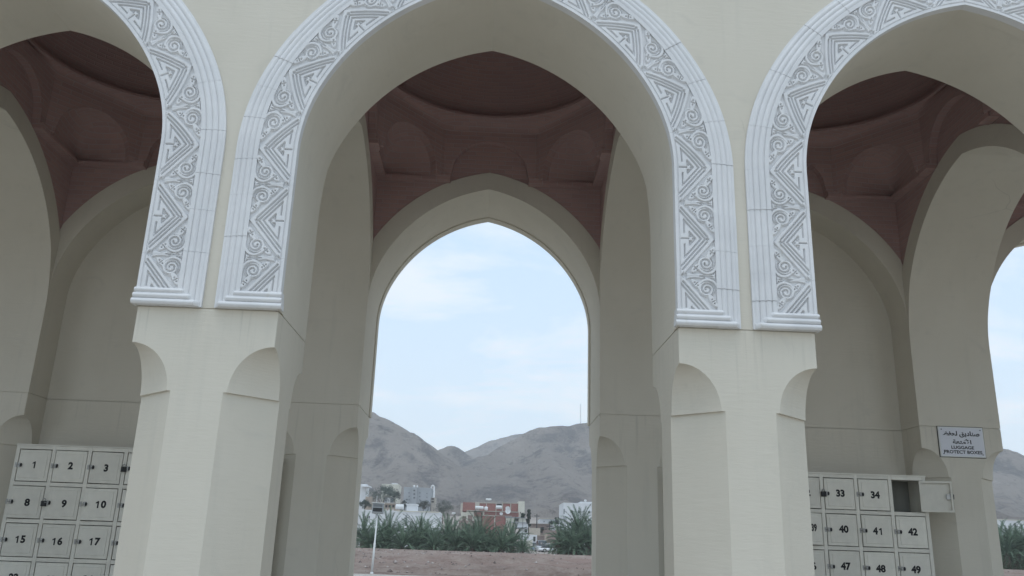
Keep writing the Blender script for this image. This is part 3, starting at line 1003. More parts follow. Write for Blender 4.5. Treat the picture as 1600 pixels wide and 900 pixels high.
def lockers(xc, yf, first, label, ajar):
    ztop = EYE+0.967
    H4 = 4*PIT+FRW; W7 = 7*PIT+FRW; dep = 0.40
    x0 = xc-W7/2; z0 = ztop-H4
    e = empty('locker_cabinet', (xc, yf+dep/2, FLOOR))
    tag(e, label, 'lockers', 'luggage locker cabinets')
    ox, oy, oz = xc, yf+dep/2, FLOOR
    def P(mb, name, mat): return mb.build(name, mat, e)
    mb = MB(); mb.box(x0-ox+.003, x0+W7-ox-.003, dep/2-0.012, dep/2, z0-oz+.003, ztop-oz-.003); P(mb, 'back_panel', LOCKIN)
    for k in range(8):
        xx = x0+k*PIT-ox
        mb = MB(); mb.bbox(xx, xx+FRW, -dep/2, -dep/2+0.030, z0-oz, ztop-oz, 0.002)
        mb.box(xx+(0.0015 if k == 0 else 0.017), xx+(FRW-0.0015 if k == 7 else 0.026), -dep/2+0.030, dep/2-0.013, z0-oz+.004, ztop-oz-.004)
        P(mb, 'upright', LOCKER)
    for r in range(5):
        zz = z0+r*PIT-oz
        for k in range(7):
            xx = x0+k*PIT+FRW-ox
            mb = MB(); mb.bbox(xx+.0005, xx+PIT-FRW-.0005, -dep/2+.001, -dep/2+0.028, zz, zz+FRW, 0.002)
            if k < 7: mb.box(xx+.0005, xx+PIT-FRW-.0005, -dep/2+0.0285, dep/2-0.013, zz+.016, zz+.026)
            P(mb, 'shelf', LOCKER)
    mb = MB(); mb.box(x0-ox-.004, x0+W7-ox+.004, -dep/2-.008, dep/2, ztop-oz+.0005, ztop-oz+.014); P(mb, 'top_panel', LOCKER)
    for xx in (x0+.04, x0+W7/2-.02, x0+W7-.08):
        for yy in (yf+.02, yf+dep-.06):
            mb = MB(); mb.box(xx-ox, xx-ox+.04, yy-oy, yy-oy+.04, 0.0, z0-oz-.0005); P(mb, 'leg', DARKM)
    for r in range(4):
        for c in range(7):
            num = first+r*7+c
            xx = x0+c*PIT+FRW+(PIT-FRW) - 0.0 - ox
            zz = ztop-FRW-(PIT-FRW)/2-r*PIT-oz
            ang = ajar.get(num, 0)
            opened = ang > 90
            me = DI_ME if opened else D_ME
            xo = xx-0.0 if opened else xx-(PIT-FRW-DW)/2
            d = link_mesh('door', me, e, (xo + (-0.055 if opened else 0), -dep/2 + (-0.012 if opened else 0.001), zz + (random.uniform(-.001, .001))), (0, R(random.uniform(-.35, .35)), R(ang)))
            d.scale = (0.992, 1, 0.988)
            if not opened:
                n = link_mesh('number', number_mesh(num, 0.108, 0.0055), d, (-DW*0.47+random.uniform(-.01, .01), -0.0072, random.uniform(-.008, .008)))
                link_mesh('latch', LA_ME, d); link_mesh('lock', KL_ME, d)
            else:
                mb = MB(); mb.box(-DW+.024, -DW+.07, 0.0045, 0.030, -.03, .03); mb.build('latch', STEEL, d)
                mb = MB(); mb.box(-DW-.012, -DW-.001, 0.002, 0.034, -.028, .028); mb.build('lock', DARKM, d)
                for hz in (-.02, .02):
                    mb = MB(); mb.tube([(-.012, .024, hz-.014), (-.012, .024, hz+.014)], .008, 8); mb.build('hinge', DARKM, d)
    return x0, ztop

YL = 4.13
x0, ztop = lockers(-3.905, YL, 1, 'grey luggage locker cabinet with doors numbered from 1, some doors bent', {8: 8.0, 9: 4.5, 10: 5.5, 17: 1.5, 2: 1.2, 16: .8})
dz = lambda r: ztop-FRW-(PIT-FRW)/2-r*PIT
padlock(x0+3*PIT+FRW*.75, YL-0.012, dz(0)+.035, 'dark padlock on the locker door right of number 3')
padlock(x0+1*PIT+FRW*.75, YL-0.035, dz(1)+.035, 'dark padlock between locker doors 8 and 9')
x0, ztop = lockers(3.905, YL, 29, 'grey luggage locker cabinet numbered up to 56 with its top corner door open', {35: 163, 39: 34, 41: 1.0})
padlock(x0+4*PIT+FRW*.75, YL-0.012, dz(0)+.035, 'dark padlock hanging on locker door 33')

# ================================================================== sign on the pillar
sg = empty('notice_sign', (5.99, YB-0.001, EYE+1.43))
tag(sg, 'white bilingual sign reading LUGGAGE PROTECT BOXES screwed to the pillar', 'sign')
mb = MB(); mb.box(-0.290, 0.290, -0.010, -0.0005, -0.191, 0.191); mb.build('edge_shadow_plate', DARKM, sg)  # dark plate slightly larger than the border, added to paint the sign's edge shadow
mb = MB(); mb.bbox(-0.284, 0.284, -0.020, -0.0101, -0.185, 0.185, 0.006); mb.build('border', SIGNB, sg)
mb = MB(); mb.box(-0.272, 0.272, -0.0225, -0.0201, -0.173, 0.173); mb.build('plate', SIGNW, sg)
line1 = '\uFEBB\uFEE8\uFE8E\uFEA9\uFEF3\uFED6 \uFEDF\uFEA4\uFED4\uFEC6'[::-1]
line2 = '\uFE8D\uFEF7\uFEE3\uFE98\uFECC\uFE94'[::-1]
def sign_line(t, zc, width, height, bold):
    me = text_mesh(t, 0.1, bold)
    n = len(me.vertices); co = np.empty(n*3, np.float32); me.vertices.foreach_get('co', co); co = co.reshape(-1, 3)
    lo, hi = co.min(0), co.max(0)
    co[:, 0] = (co[:, 0]-(lo[0]+hi[0])/2)*width/(hi[0]-lo[0])
    co[:, 2] = (co[:, 2]-(lo[2]+hi[2])/2)*height/(hi[2]-lo[2])
    me.vertices.foreach_set('co', co.reshape(-1)); me.update()
    link_mesh('lettering', me, sg, (0, -0.0235, zc))
sign_line(line1, 0.095, 0.465, 0.080, 0.0035)
sign_line(line2, 0.006, 0.235, 0.062, 0.0035)
sign_line('LUGGAGE', -0.068, 0.285, 0.040, 0.0030)
sign_line('PROTECT BOXES', -0.124, 0.480, 0.041, 0.0030)
for sx in (-1, 1):
    for sz in (-1, 1):
        mb = MB(); mb.rings([[(sx*.245+.007*math.cos(t), y, sz*.150+.007*math.sin(t)) for t in (2*math.pi*j/8 for j in range(8))] for y in (-.0226, -.0260)], False)
        mb.build('screw', DARKM, sg)

# ================================================================== lamp post at the edge of the plaza
WHITEP = plain('white_paint', (0.70, 0.71, 0.70), 0.5, 0.05)
GREYP = plain('grey_paint', (0.30, 0.32, 0.33), 0.5, 0.08)
p = at(580.8, 897, 41.6)
lp = empty('floodlight_post', (p.x, 41.6, 0.02))
tag(lp, 'slender white floodlight post at the kerb before the dirt bank', 'lamp post')
lp.rotation_euler = (0, R(1.2), 0)
ph_ = at(586, 806, 41.6).z
mb = MB(); mb.tube([(0, 0, 0.0), (0, 0, 1.6), (0, 0, 1.62), (0, 0, ph_)], [.060, .056, .042, .038], 10); mb.build('pole', WHITEP, lp)
mb = MB(); mb.lathe([(.16, 0.001), (.16, .03), (.09, .04), (.08, .1)], 10); mb.build('base_flange', WHITEP, lp)
mb = MB(); mb.box(-.03, .03, -.05, .05, ph_-.02, ph_+.10); mb.build('bracket', GREYP, lp)
hd = MB()
hd.bbox(-.30, .30, -.16, .16, ph_+.10, ph_+.64, .05); hdo = hd.build('lamp_housing', GREYP, lp)
mb = MB(); mb.box(-.25, .25, -.172, -.161, ph_+.20, ph_+.40); mb.build('lens', DARKM, hdo)
mb = MB(); mb.box(-.25, .25, -.172, -.161, ph_+.45, ph_+.58); mb.build('lens', plain('lens_glass', (.16, .17, .18), .2, .2), hdo)
mb = MB(); mb.box(-.33, .33, -.2, .17, ph_+.641, ph_+.67); mb.build('hood', WHITEP, hdo)
mb = MB(); mb.tube([(-.11, 0, ph_+.67), (-.11, 0, ph_+1.05)], .012, 6); mb.build('aerial', WHITEP, hdo)

# ================================================================== date palms behind the bank
def leafmat(name, dark, light, spec=0.25, rough=0.6):
    m = Mat(name, rough, spec=spec)
    v = m.noise(m.coord(), 1.6, 3)
    oi = m.n('ShaderNodeObjectInfo')
    c = m.ramp(v, [(0.3, dark), (0.7, light)])
    hv = m.n('ShaderNodeHueSaturation'); m.l(c, hv.inputs['Color'])
    mr = m.n('ShaderNodeMapRange'); m.l(oi.outputs['Random'], mr.inputs[0]); mr.inputs[3].default_value = 0.5; mr.inputs[4].default_value = 1.5
    m.l(mr.outputs[0], hv.inputs['Value'])
    m.color(hv.outputs[0])
    tr = m.n('ShaderNodeBsdfTranslucent'); m.l(hv.outputs[0], tr.inputs[0])
    mx = m.n('ShaderNodeMixShader'); mx.inputs[0].default_value = 0.35
    m.l(m.b.outputs[0], mx.inputs[1]); m.l(tr.outputs[0], mx.inputs[2])
    m.l(mx.outputs[0], m.t.nodes['Material Output'].inputs['Surface'])
    return m.m
FROND = leafmat('palm_frond', (0.075, 0.130, 0.086), (0.205, 0.275, 0.190))
DRYF = leafmat('dry_frond', (0.16, 0.13, 0.09), (0.28, 0.23, 0.16))
BARK = plain('bark', (0.13, 0.10, 0.08), 0.95, 0.3, 4)

def frond_mesh(e0, droop, length, seed, mat):
    rr = random.Random(seed)
    mb = MB(); n = 12
    pts = []; p = Vector((0.05, 0, 0)); ang = e0
    for k in range(n+1):
        pts.append(p.copy())
        p = p+Vector((math.cos(ang), 0, math.sin(ang)))*(length/n)
        ang -= droop/n*(0.4+1.2*k/n)
    for k in range(n):
        w0 = 0.030*(1-k/n)+.008; w1 = 0.030*(1-(k+1)/n)+.008
        mb.quad(pts[k]+Vector((0, -w0, 0)), pts[k]+Vector((0, w0, 0)), pts[k+1]+Vector((0, w1, 0)), pts[k+1]+Vector((0, -w1, 0)))
        mb.quad(pts[k]+Vector((0, 0, -w0)), pts[k]+Vector((0, 0, w0)), pts[k+1]+Vector((0, 0, w1)), pts[k+1]+Vector((0, 0, -w1)))
    N = 54
    for k in range(N):
        f = 0.13+0.87*k/N
        i = min(int(f*n), n-1); q = pts[i].lerp(pts[i+1], f*n-i)
        d = (pts[i+1]-pts[i]).normalized(); up = Vector((-d.z, 0, d.x))
        ll = length*0.125*(1.2-f)**0.40*min(1, f*4)*rr.uniform(.75, 1.2)
        for s in (-1, 1):
            dir_ = (d*0.72+Vector((0, s, 0))*0.62+up*rr.uniform(-.1, .75)).normalized()
            tip = q+dir_*ll+Vector((0, 0, -0.10*ll))
            wd = 0.022*rr.uniform(.8, 1.2)
            mb.tri(q-d*wd, q+d*wd, tip)
    return mb.mesh('frond', mat)
FR = []
for k in range(10):
    e0 = R(86-8.6*k); FR.append(frond_mesh(e0, R(36+9*k), 2.85+0.12*(k % 3), k, FROND))
DRY = [frond_mesh(R(-20), R(70), 2.3, 90+k, DRYF) for k in range(2)]
TRK = MB(); TRK.tube([(0, 0, -.4), (0.02, 0, .1), (0, 0, .45), (0, 0, .75)], [.34, .36, .30, .12], 10)
TRK_ME = TRK.mesh('trunk', BARK)
def palm(x, y, z, sc, nf, label, group, dry=0, hgt=0.0, seed=0):
    rr = random.Random(seed)
    e = empty('date_palm', (x, y, z), rr.uniform(0, 6.28))
    e.scale = (sc, sc, sc)
    tag(e, label, 'palm', group)
    t = link_mesh('trunk', TRK_ME, e); t.scale = (1, 1, 1+hgt/0.7)
    for k in range(nf):
        f = (k+.5)/nf
        i = min(9, max(0, int(f**0.8*10+rr.uniform(-.9, .9))))
        o = link_mesh('frond', FR[i], e, (0, 0, .62+hgt-0.25*f), (R(rr.uniform(-14, 14)), R(rr.uniform(-7, 7)), k*2.39996+rr.uniform(-.25, .25)))
        s = rr.uniform(.82, 1.12); o.scale = (s, s, s)
    for k in range(dry):
        o = link_mesh('frond', DRY[k % 2], e, (0, 0, .45+hgt), (R(rr.uniform(-20, 20)), R(rr.uniform(0, 30)), rr.uniform(0, 6.28)))
PL = 'young date palm with arching grey-green fronds behind the dirt bank'
PG = 'date palms along the dirt bank'
def palm_px(px, py, Y, sc, nf=44, **k):
    p = at(px, py, Y)
    palm(p.x, Y, min(p.z, 1.25)-0.15, sc, nf, k.pop('label', PL), k.pop('group', PG), **k)
WL = ('young date palm in the row before the long white compound', 'palms before the white compound')
RL = ('young date palm in the row before the red brick block', 'palms before the red brick block')
CL = ('young date palm in the thick clump below the white block', 'palms below the white block')
for k, (px, Y, sc, hg, nf, (lab, grp)) in enumerate([
        (566, 95.5, 1.10, .7, 66, WL), (579, 91.8, .98, .0, 70, WL), (606, 95.0, 1.15, .8, 66, WL), (628, 91.6, 1.0, .0, 72, WL), (655, 95.5, 1.15, .7, 66, WL),
        (676, 91.6, .90, .0, 64, WL), (696, 95.0, 1.10, .6, 66, WL), (641, 99, 1.0, .6, 50, WL), (712, 92.0, .85, .0, 56, RL),
        (738, 91.6, 1.05, .0, 74, RL), (749, 95.4, 1.12, .7, 66, RL), (783, 91.7, .92, .0, 66, RL), (799, 95.0, 1.02, .5, 66, RL), (768, 94, .85, .3, 52, RL),
        (816, 91.6, .68, .0, 60, RL), (725, 99, 1.0, .5, 50, RL), (592, 99, 1.05, .5, 50, WL),
        (897, 91.8, 1.0, .0, 70, CL), (905, 96.0, 1.25, 1.1, 70, CL), (919, 92.6, 1.0, .4, 66, CL), (932, 95, 1.1, .8, 66, CL), (890, 96.5, 1.05, .6, 56, CL), (948, 92, 1.0, .3, 60, CL),
        (602, 92.2, .82, .0, 60, WL), (651, 92.6, .86, .0, 60, WL), (668, 98.5, 1.05, .6, 50, WL), (706, 98.5, 1.05, .6, 50, RL), (761, 92.2, .84, .0, 60, RL), (784, 98.5, .95, .4, 50, RL), (885, 92.5, .8, .0, 56, CL)]):
    palm_px(px, 863+(px-700)*.012, Y, sc, seed=k, nf=nf, hgt=hg, label=lab, group=grp)
p = at(874, 866, 94)
palm(p.x, 94, .7, .85, 34, 'date palm with dry brown fronds hanging beside the street', None, dry=16, hgt=1.3, seed=99)
for k, (px, Y, sc) in enumerate([(1574, 93.5, 1.05), (1592, 95, 1.1), (1610, 94, 1.1), (1558, 96, 1.1), (1583, 98, 1.2), (1566, 99, 1.2), (1600, 99, 1.25)]):
    p = at(px, 872, Y)
    palm(p.x, Y, 1.3, sc, 60, 'young date palm seen through the far right arch, above green shrubs', 'palms seen through the right arch', hgt=.7+.35*(k % 3), seed=120+k)

# low green plants under the palms at the right
gc = MB()
for k in range(5200):
    x = random.uniform(49, 66); y = random.uniform(89.0, 93.0)
    z = .95+1.35*random.random()**1.6*(0.55+.6*math.sin(x*1.9)**2)
    a = random.uniform(0, 6.28); r = random.uniform(.05, .13); tl = random.uniform(-.5, .9)
    u = Vector((math.cos(a), math.sin(a), tl*.5)); v_ = Vector((-math.sin(a), math.cos(a), tl))
    c = Vector((x, y, z)); gc.quad(c-u*r, c-v_*r*.6, c+u*r, c+v_*r*.6)
tag(gc.build('green_shrubs', leafmat('shrub_leaf', (.045, .085, .035), (.10, .17, .07))), 'low dense green plants growing under the palms at the right', 'shrubs', kind='stuff')

# ================================================================== trees of the town
TREE_L = [leafmat('tree_leaf_%s' % n, d, l) for n, d, l in (('dark', (.035, .058, .050), (.085, .120, .095)), ('grey', (.075, .090, .080), (.14, .155, .13)), ('cypress', (.022, .045, .030), (.055, .088, .055)))]
def tree(name, px, pyb, Y, wpx, hpx, kind, label, cat='tree', group=None, n=1500, seed=0, upright=False):
    rr = random.Random(seed)
    b = at(px, pyb, Y); k = (at(px+1, pyb, Y)-at(px, pyb, Y)).length
    Wd, Hh = wpx*k, hpx*k
    e = empty(name, (b.x, Y, b.z)); tag(e, label, cat, group)
    mb = MB()
    th = Hh*(.25 if not upright else .1)
    mb.tube([(0, 0, -2.0), (0, 0, th), (Wd*.05, 0, Hh*.55)], [Hh*.035, Hh*.028, Hh*.01], 7)
    for q in range(4):
        a = q*1.57+.4
        mb.tube([(0, 0, th), (math.cos(a)*Wd*.25, math.sin(a)*Wd*.25, Hh*.6)], [Hh*.018, Hh*.006], 5)
    mb.build('trunk', BARK, e)
    mb = MB()
    cl = []
    for q in range(26 if not upright else 16):
        a = rr.uniform(0, 6.28); f = rr.random()**.6
        if upright:
            z = rr.uniform(.12, .98); r = (1-z)**.6*.35
            cl.append((math.cos(a)*Wd*r*f, math.sin(a)*Wd*r*f, Hh*z, Wd*.22))
        else:
            z = rr.uniform(.38, .95); r = .42*math.sin(math.pi*min(1, max(.12, z-.15)))
            cl.append((math.cos(a)*Wd*r*f, math.sin(a)*Wd*r*f, Hh*z, rr.uniform(.10, .17)*Wd))
    lf = max(.10, Hh*.020)
    for q in range(n):
        x, y, z, r = cl[q % len(cl)]
        d = Vector((rr.gauss(0, 1), rr.gauss(0, 1), rr.gauss(0, .8))); d = d.normalized()*r*rr.random()**.4
        c = Vector((x, y, z))+d
        u = Vector((rr.uniform(-1, 1), rr.uniform(-1, 1), rr.uniform(-1, 1))).normalized()*lf*rr.uniform(.7, 1.4)
        v_ = u.cross(Vector((rr.uniform(-1, 1), rr.uniform(-1, 1), rr.uniform(-1, 1)))).normalized()*lf*.7
        mb.quad(c-u, c-v_, c+u, c+v_)
    mb.build('crown', TREE_L[kind], e)
tree('broad_tree', 597, 799, 236, 52, 38, 0, 'broad dark tree beside the white wall at the left of the town', seed=1, n=2600)
tree('broad_tree', 616, 786, 242, 26, 18, 0, 'smaller dark round tree before the white hillside house', seed=2)
tree('broad_tree', 569, 800, 200, 22, 18, 0, 'green bush at the end of the long white wall', cat='bush', seed=3)
tree('grey_bush', 661, 800, 215, 26, 16, 1, 'grey-green bush between the grey block and the white wall', cat='bush', seed=4)
tree('grey_bush', 692, 806, 225, 38, 22, 1, 'wide grey thorn bush right of the white wall', cat='bush', seed=5, n=2200)
tree('cypress_tree', 826, 825, 176, 12, 28, 2, 'dark narrow tree beside the red brick block', seed=6, upright=True)
tree('small_tree', 817, 812, 178, 9, 10, 2, 'small dark tree against the cream end wall', seed=7, n=700)
tree('broad_tree', 871, 826, 210, 14, 17, 0, 'dark tree left of the white block with windows', seed=8)
tree('small_tree', 862, 822, 214, 14, 8, 0, 'low dark shrub before the long white shed', seed=9, n=700)
tree('thorn_bush', 847, 836, 190, 14, 12, 1, 'bare grey bush behind the tan mud wall', cat='bush', seed=10, n=500)
tree('broad_tree', 632, 800, 228, 12, 20, 0, 'dark tree at the near corner of the grey block', seed=12, n=800)

# ================================================================== houses of the town
WHITEW = plain('white_wall', (0.70, 0.71, 0.72), 0.9, 0.06, 0.6)
CREAMW = plain('cream_wall', (0.60, 0.58, 0.50), 0.9, 0.08, 0.6)
GREYW = plain('grey_block_wall', (0.36, 0.38, 0.40), 0.9, 0.06, 0.5)
TANW = plain('mud_wall', (0.40, 0.33, 0.27), 0.95, 0.15, 0.5)
TAND = plain('dark_mud_wall', (0.27, 0.21, 0.185), 0.95, 0.2, 0.6)
CONC = plain('raw_concrete', (0.46, 0.42, 0.37), 0.9, 0.1, 0.8)
m = Mat('red_block', 0.9)
bt = m.n('ShaderNodeTexBrick'); m.l(m.coord((1, 1, 1), 'Object', (R(90), 0, 0)), bt.inputs['Vector'])
bt.inputs['Scale'].default_value = 1.0; bt.inputs['Brick Width'].default_value = .4; bt.inputs['Row Height'].default_value = .2
bt.inputs['Mortar Size'].default_value = .012
bt.inputs['Color1'].default_value = (.30, .135, .115, 1); bt.inputs['Color2'].default_value = (.25, .105, .095, 1); bt.inputs['Mortar'].default_value = (.34, .24, .21, 1)
m.color(bt.outputs['Color']); REDB = m.m
m = Mat('window_glass', 0.12, (0.035, 0.042, 0.05), 0.0, 0.5)
v = m.noise(m.coord(), 0.7, 2)
m.color(m.ramp(v, [(.3, (.025, .03, .036)), (.7, (.06, .07, .08))])); GLASS = m.m

class House:
    def __init__(s, name, px0, px1, pyt, pyb, Y, depth, label, wall, cat='building', group=None):
        s.Y = Y; xm, ym = (px0+px1)/2, (pyt+pyb)/2
        s.x0, s.x1 = at(px0, ym, Y).x, at(px1, ym, Y).x
        s.z1 = at(xm, pyt, Y).z; s.z0 = at(xm, pyb, Y).z
        s.cx = (s.x0+s.x1)/2
        s.zb = float(ground_z(s.cx, Y))-0.6
        s.e = empty(name, (s.cx, Y, s.zb)); tag(s.e, label, cat, group)
        s.d = depth; s.wall = wall
    def box(s, name, px0, px1, pyt, pyb, y0, y1, mat, parent=None):
        """a block given by its picture rectangle on the front plane"""
        xm, ym = (px0+px1)/2, (pyt+pyb)/2
        a, b = at(px0, ym, s.Y).x-s.cx, at(px1, ym, s.Y).x-s.cx
        z1, z0 = at(xm, pyt, s.Y).z-s.zb, at(xm, pyb, s.Y).z-s.zb
        mb = MB(); mb.box(min(a, b), max(a, b), y0, y1, min(z0, z1), max(z0, z1))
        return mb.build(name, mat, parent or s.e)
    def body(s, mat=None, name='wall'):
        mb = MB(); mb.box(s.x0-s.cx, s.x1-s.cx, 0, s.d, 0, s.z1-s.zb)
        return mb.build(name, mat or s.wall, s.e)
    def window(s, px, py, wpx, hpx, sill=True, fm=None, y=0.0):
        c = at(px, py, s.Y); k = (at(px+1, py, s.Y)-c).length
        w_, h_ = wpx*k/2, hpx*k/2; x, z = c.x-s.cx, c.z-s.zb
        t = 0.08
        f = MB()
        for q in ((x-w_-t, x-w_, z-h_-t, z+h_+t), (x+w_, x+w_+t, z-h_-t, z+h_+t), (x-w_, x+w_, z+h_, z+h_+t), (x-w_, x+w_, z-h_-t, z-h_)):
            f.box(q[0], q[1], y-.10, y+.02, q[2], q[3])
        f.box(x-.03, x+.03, y-.07, y-.012, z-h_, z+h_)
        fo = f.build('window', fm or s.wall, s.e)
        g_ = MB(); g_.box(x-w_, x+w_, y-.010, y+.02, z-h_, z+h_); g_.build('pane', GLASS, fo)
    def parapet(s, mat=None, h=.35, t=.2):
        z = s.z1-s.zb
        for q in ((s.x0-s.cx-.05, s.x1-s.cx+.05, -.05, t), (s.x0-s.cx-.05, s.x1-s.cx+.05, s.d-t, s.d+.05), (s.x0-s.cx-.05, s.x0-s.cx+t, t, s.d-t), (s.x1-s.cx-t, s.x1-s.cx+.05, t, s.d-t)):
            mb = MB(); mb.box(q[0], q[1], q[2], q[3], z+.001, z+h); mb.build('parapet', mat or s.wall, s.e)

TANKM = plain('white_tank', (.74, .75, .75), .5, .04)
def tank(px, py, Y, wpx, hpx, label, kind='lying'):
    c = at(px, py, Y); k = (at(px+1, py, Y)-c).length; w_, h_ = wpx*k, hpx*k
    e = empty('water_tank', (c.x, Y, c.z-h_/2)); tag(e, label, 'water tank', 'rooftop water tanks')
    mb = MB(); r = h_*.46
    if kind == 'lying':
        mb.rings([[(x*w_/2, rr_*math.cos(t), h_*.52+rr_*math.sin(t)) for t in (2*math.pi*j/14 for j in range(14))] for x, rr_ in ((-1, r*.55), (-.93, r*.9), (-.85, r), (-.3, r), (-.28, r*1.04), (-.24, r*1.04), (-.22, r), (.22, r), (.24, r*1.04), (.28, r*1.04), (.3, r), (.85, r), (.93, r*.9), (1, r*.55))])
        mb.build('shell', TANKM, e)
        for x in (-.6, .6):
            q = MB(); q.box(x*w_/2-.08, x*w_/2+.08, -r*.7, r*.7, 0, h_*.16); q.build('cradle', CONC, e)
    elif kind == 'dish':
        pr = [(0.02, .0), (.5, .05), (.8, .14), (1.0, .26)]
        mb.rings([[(a*w_/2*math.cos(t), -.05-b*w_/2, h_*.55+a*h_/2*math.sin(t)) for t in (2*math.pi*j/16 for j in range(16))] for a, b in pr], True, False)
        o = mb.build('bowl', TANKM, e)
        q = MB(); q.tube([(0, .02, 0), (0, .02, h_*.55)], .05, 6); q.build('mast', STEEL, e)
        q = MB(); q.tube([(0, -.05, h_*.2), (0, -w_*.35, h_*.55)], .03, 6); q.build('feed_arm', STEEL, e)
        e.name = 'satellite_dish'; tag(e, label, 'satellite dish', 'rooftop satellite dishes')
    else:
        mb.lathe([(w_*.46, 0), (w_*.5, .05), (w_*.5, h_*.35), (w_*.52, h_*.37), (w_*.5, h_*.40), (w_*.5, h_*.75), (w_*.38, h_*.9), (w_*.15, h_*.95), (w_*.14, h_)], 14)
        mb.build('shell', TANKM, e)
    return e

# long white walled compound left
h = House('white_compound', 562, 686, 801, 850, 150, 9, 'long low white flat-roofed compound behind the palms', WHITEW)
h.body(); h.parapet(h=.3)
h.box('wall', 634, 650, 788, 800.4, 1.5, 5, WHITEW)
h.box('roof_slab', 633, 651.5, 786.6, 788, 1.3, 5.2, WHITEW)
h.box('parapet', 620, 686, 798.6, 800.2, -.12, .12, CREAMW)
h.box('door', 633, 636, 805, 820, -.06, .02, GREYP)
for px in (598, 602, 607, 613):
    h.box('pillar', px, px+1.6, 796, 803, -.2, .1, WHITEW)
for px in (576, 590):
    h.window(px, 808, 4, 4)
tank(624.5, 792, 151, 13, 8.5, 'large ribbed white water tank on the long white compound')
# hillside houses
h = House('hillside_house', 595.5, 622, 759, 790, 262, 9, 'white hillside house with a tank room on its roof', CREAMW)
h.body(); h.parapet(h=.5)
for px, py in ((616, 764.5), (619.5, 764.7), (622.0-.8, 765), (618.5, 770.5), (609, 764.5)): h.window(px, py, 1.6, 2.2)
h.box('roof_room', 611.5, 620, 754.6, 758.9, 1, 5, WHITEW)
h = House('hillside_house', 560, 570, 759.5, 800, 255, 8, 'white house at the left edge beside the broad dark tree', WHITEW)
h.body(); h.parapet(h=.6); h.box('roof_room', 569, 572.5, 756, 759.4, 1, 4, WHITEW); h.box('balcony', 566, 579, 759.6, 761.5, -2, 3, WHITEW)
h = House('small_house', 570, 580, 776, 806, 246, 6, 'small tan house below the broad dark tree', TANW)
h.body(); h.window(575, 784, 2, 3)
h = House('small_house', 600, 611, 777, 805, 236, 6, 'small white house between the dark trees', WHITEW)
h.body(GREYW); h.box('wall', 605.5, 610, 777.5, 786, -.3, -.01, WHITEW); h.box('roof_slab', 599, 612, 775.8, 777, -.4, 6, CONC)
h = House('grey_shed', 597, 622, 787, 806, 222, 5, 'low grey shed with an open front above the white compound', GREYW)
h.body(TANW); h.box('roof_slab', 596, 623, 785.6, 787, -.5, 5.2, CONC)
for px in (602, 607, 613): h.box('opening', px, px+3.4, 789, 793, -.04, .02, DARKM)
h = House('grey_block', 630, 672.5, 764, 800, 232, 12, 'grey four storey block with small dark windows and stair tower', GREYW)
h.body(); h.parapet(h=.4, mat=GREYW)
h.box('stair_tower', 643.5, 651.5, 761.5, 790, -.5, -.01, GREYW)
for py in (766.5, 772.2, 778): h.window(647.6, py, 2.6, 2.0, y=-.5)
for py in (770, 775.6, 781):
    h.window(639.2, py, 1.5, 1.6); h.window(656, py+.2, 1.5, 1.6)
for py in (771, 777): h.window(667, py, 1.4, 1.5)
h.box('annexe', 672.6, 679.5, 777, 800, 2, 8, CONC)
for py in (779, 783.5): h.box('opening', 673.6, 677.5, py-1.1, py+1.1, 1.95, 2.02, DARKM)
tank(647.2, 759.6, 234, 3.2, 3.2, 'round white tank on the stair tower of the grey block', 'up')
tank(652, 759.8, 234, 2.6, 3.0, 'slimmer white tank at the edge of the grey stair tower', 'up')
# little white arch on the slope
c = at(675.6, 768, 300)
e = empty('white_arch', (c.x, 300, c.z)); tag(e, 'tiny white open arch standing on the slope behind the grey block', 'arch')
k = (at(676.6, 768, 300)-c).length
mb = MB(); mb.box(-3.4*k, 3.8*k, 0, 2, -3, .35); mb.build('base', WHITEW, e)
for s in (-1, 1):
    mb = MB(); mb.box(s*2.3*k-.28, s*2.3*k+.28, .4, 1.2, .35, 6.2*k); mb.build('post', WHITEW, e)
mb = MB(); P0 = [(2.3*k*math.cos(t), 6.2*k+3.2*k*math.sin(t)) for t in (math.pi*j/10 for j in range(11))]
mb.tube([(x, .8, z) for x, z in P0], .3, 6); mb.build('hoop', WHITEW, e)

# red brick block, unfinished
h = House('red_brick_block', 719, 811, 783, 850, 180, 10, 'unfinished red brick block with concrete frame and terraces', REDB)
def bp(n_, *a, **k): return h.box(n_, *a, **k)
# rear upper storey
bp('brick_panel', 722.5, 742, 783.5, 798, 4, 9, REDB); bp('pier', 742.2, 749, 783, 790, 4.0, 9, CONC)
bp('brick_panel', 749.2, 759.6, 785, 797, 4.1, 9, REDB); bp('pier', 759.8, 760.8, 784.6, 797, 4, 9, CONC)
bp('brick_panel', 761, 775, 785, 797.5, 4.1, 9, REDB); bp('pier', 775.2, 776.4, 784, 798, 4, 9, CONC)
bp('opening', 776.6, 785, 785.6, 789, 4.6, 9, DARKM); bp('brick_panel', 776.6, 785, 789.2, 798, 4.3, 8.8, REDB)
bp('pier', 785.2, 786.6, 782, 798, 3.9, 9, CONC); bp('brick_panel', 786.8, 798, 785.6, 798, 4.1, 9, REDB)
bp('pier', 798.2, 799.6, 784.6, 798, 4, 9, CONC); bp('brick_panel', 799.8, 810.6, 785.4, 798, 4.1, 9, REDB)
bp('lintel', 749.2, 775, 783.8, 784.9, 4.0, 9, CONC); bp('lintel', 786.8, 810.6, 784.2, 785.3, 4.0, 9, CONC)
bp('pier', 719, 722.3, 785, 800, 3.8, 9, CONC)
bp('end_wall', 810.8, 820.8, 782, 812, 3.6, 10, CREAMW)
bp('window', 814, 815.4, 799, 801.4, 3.55, 3.62, GLASS)
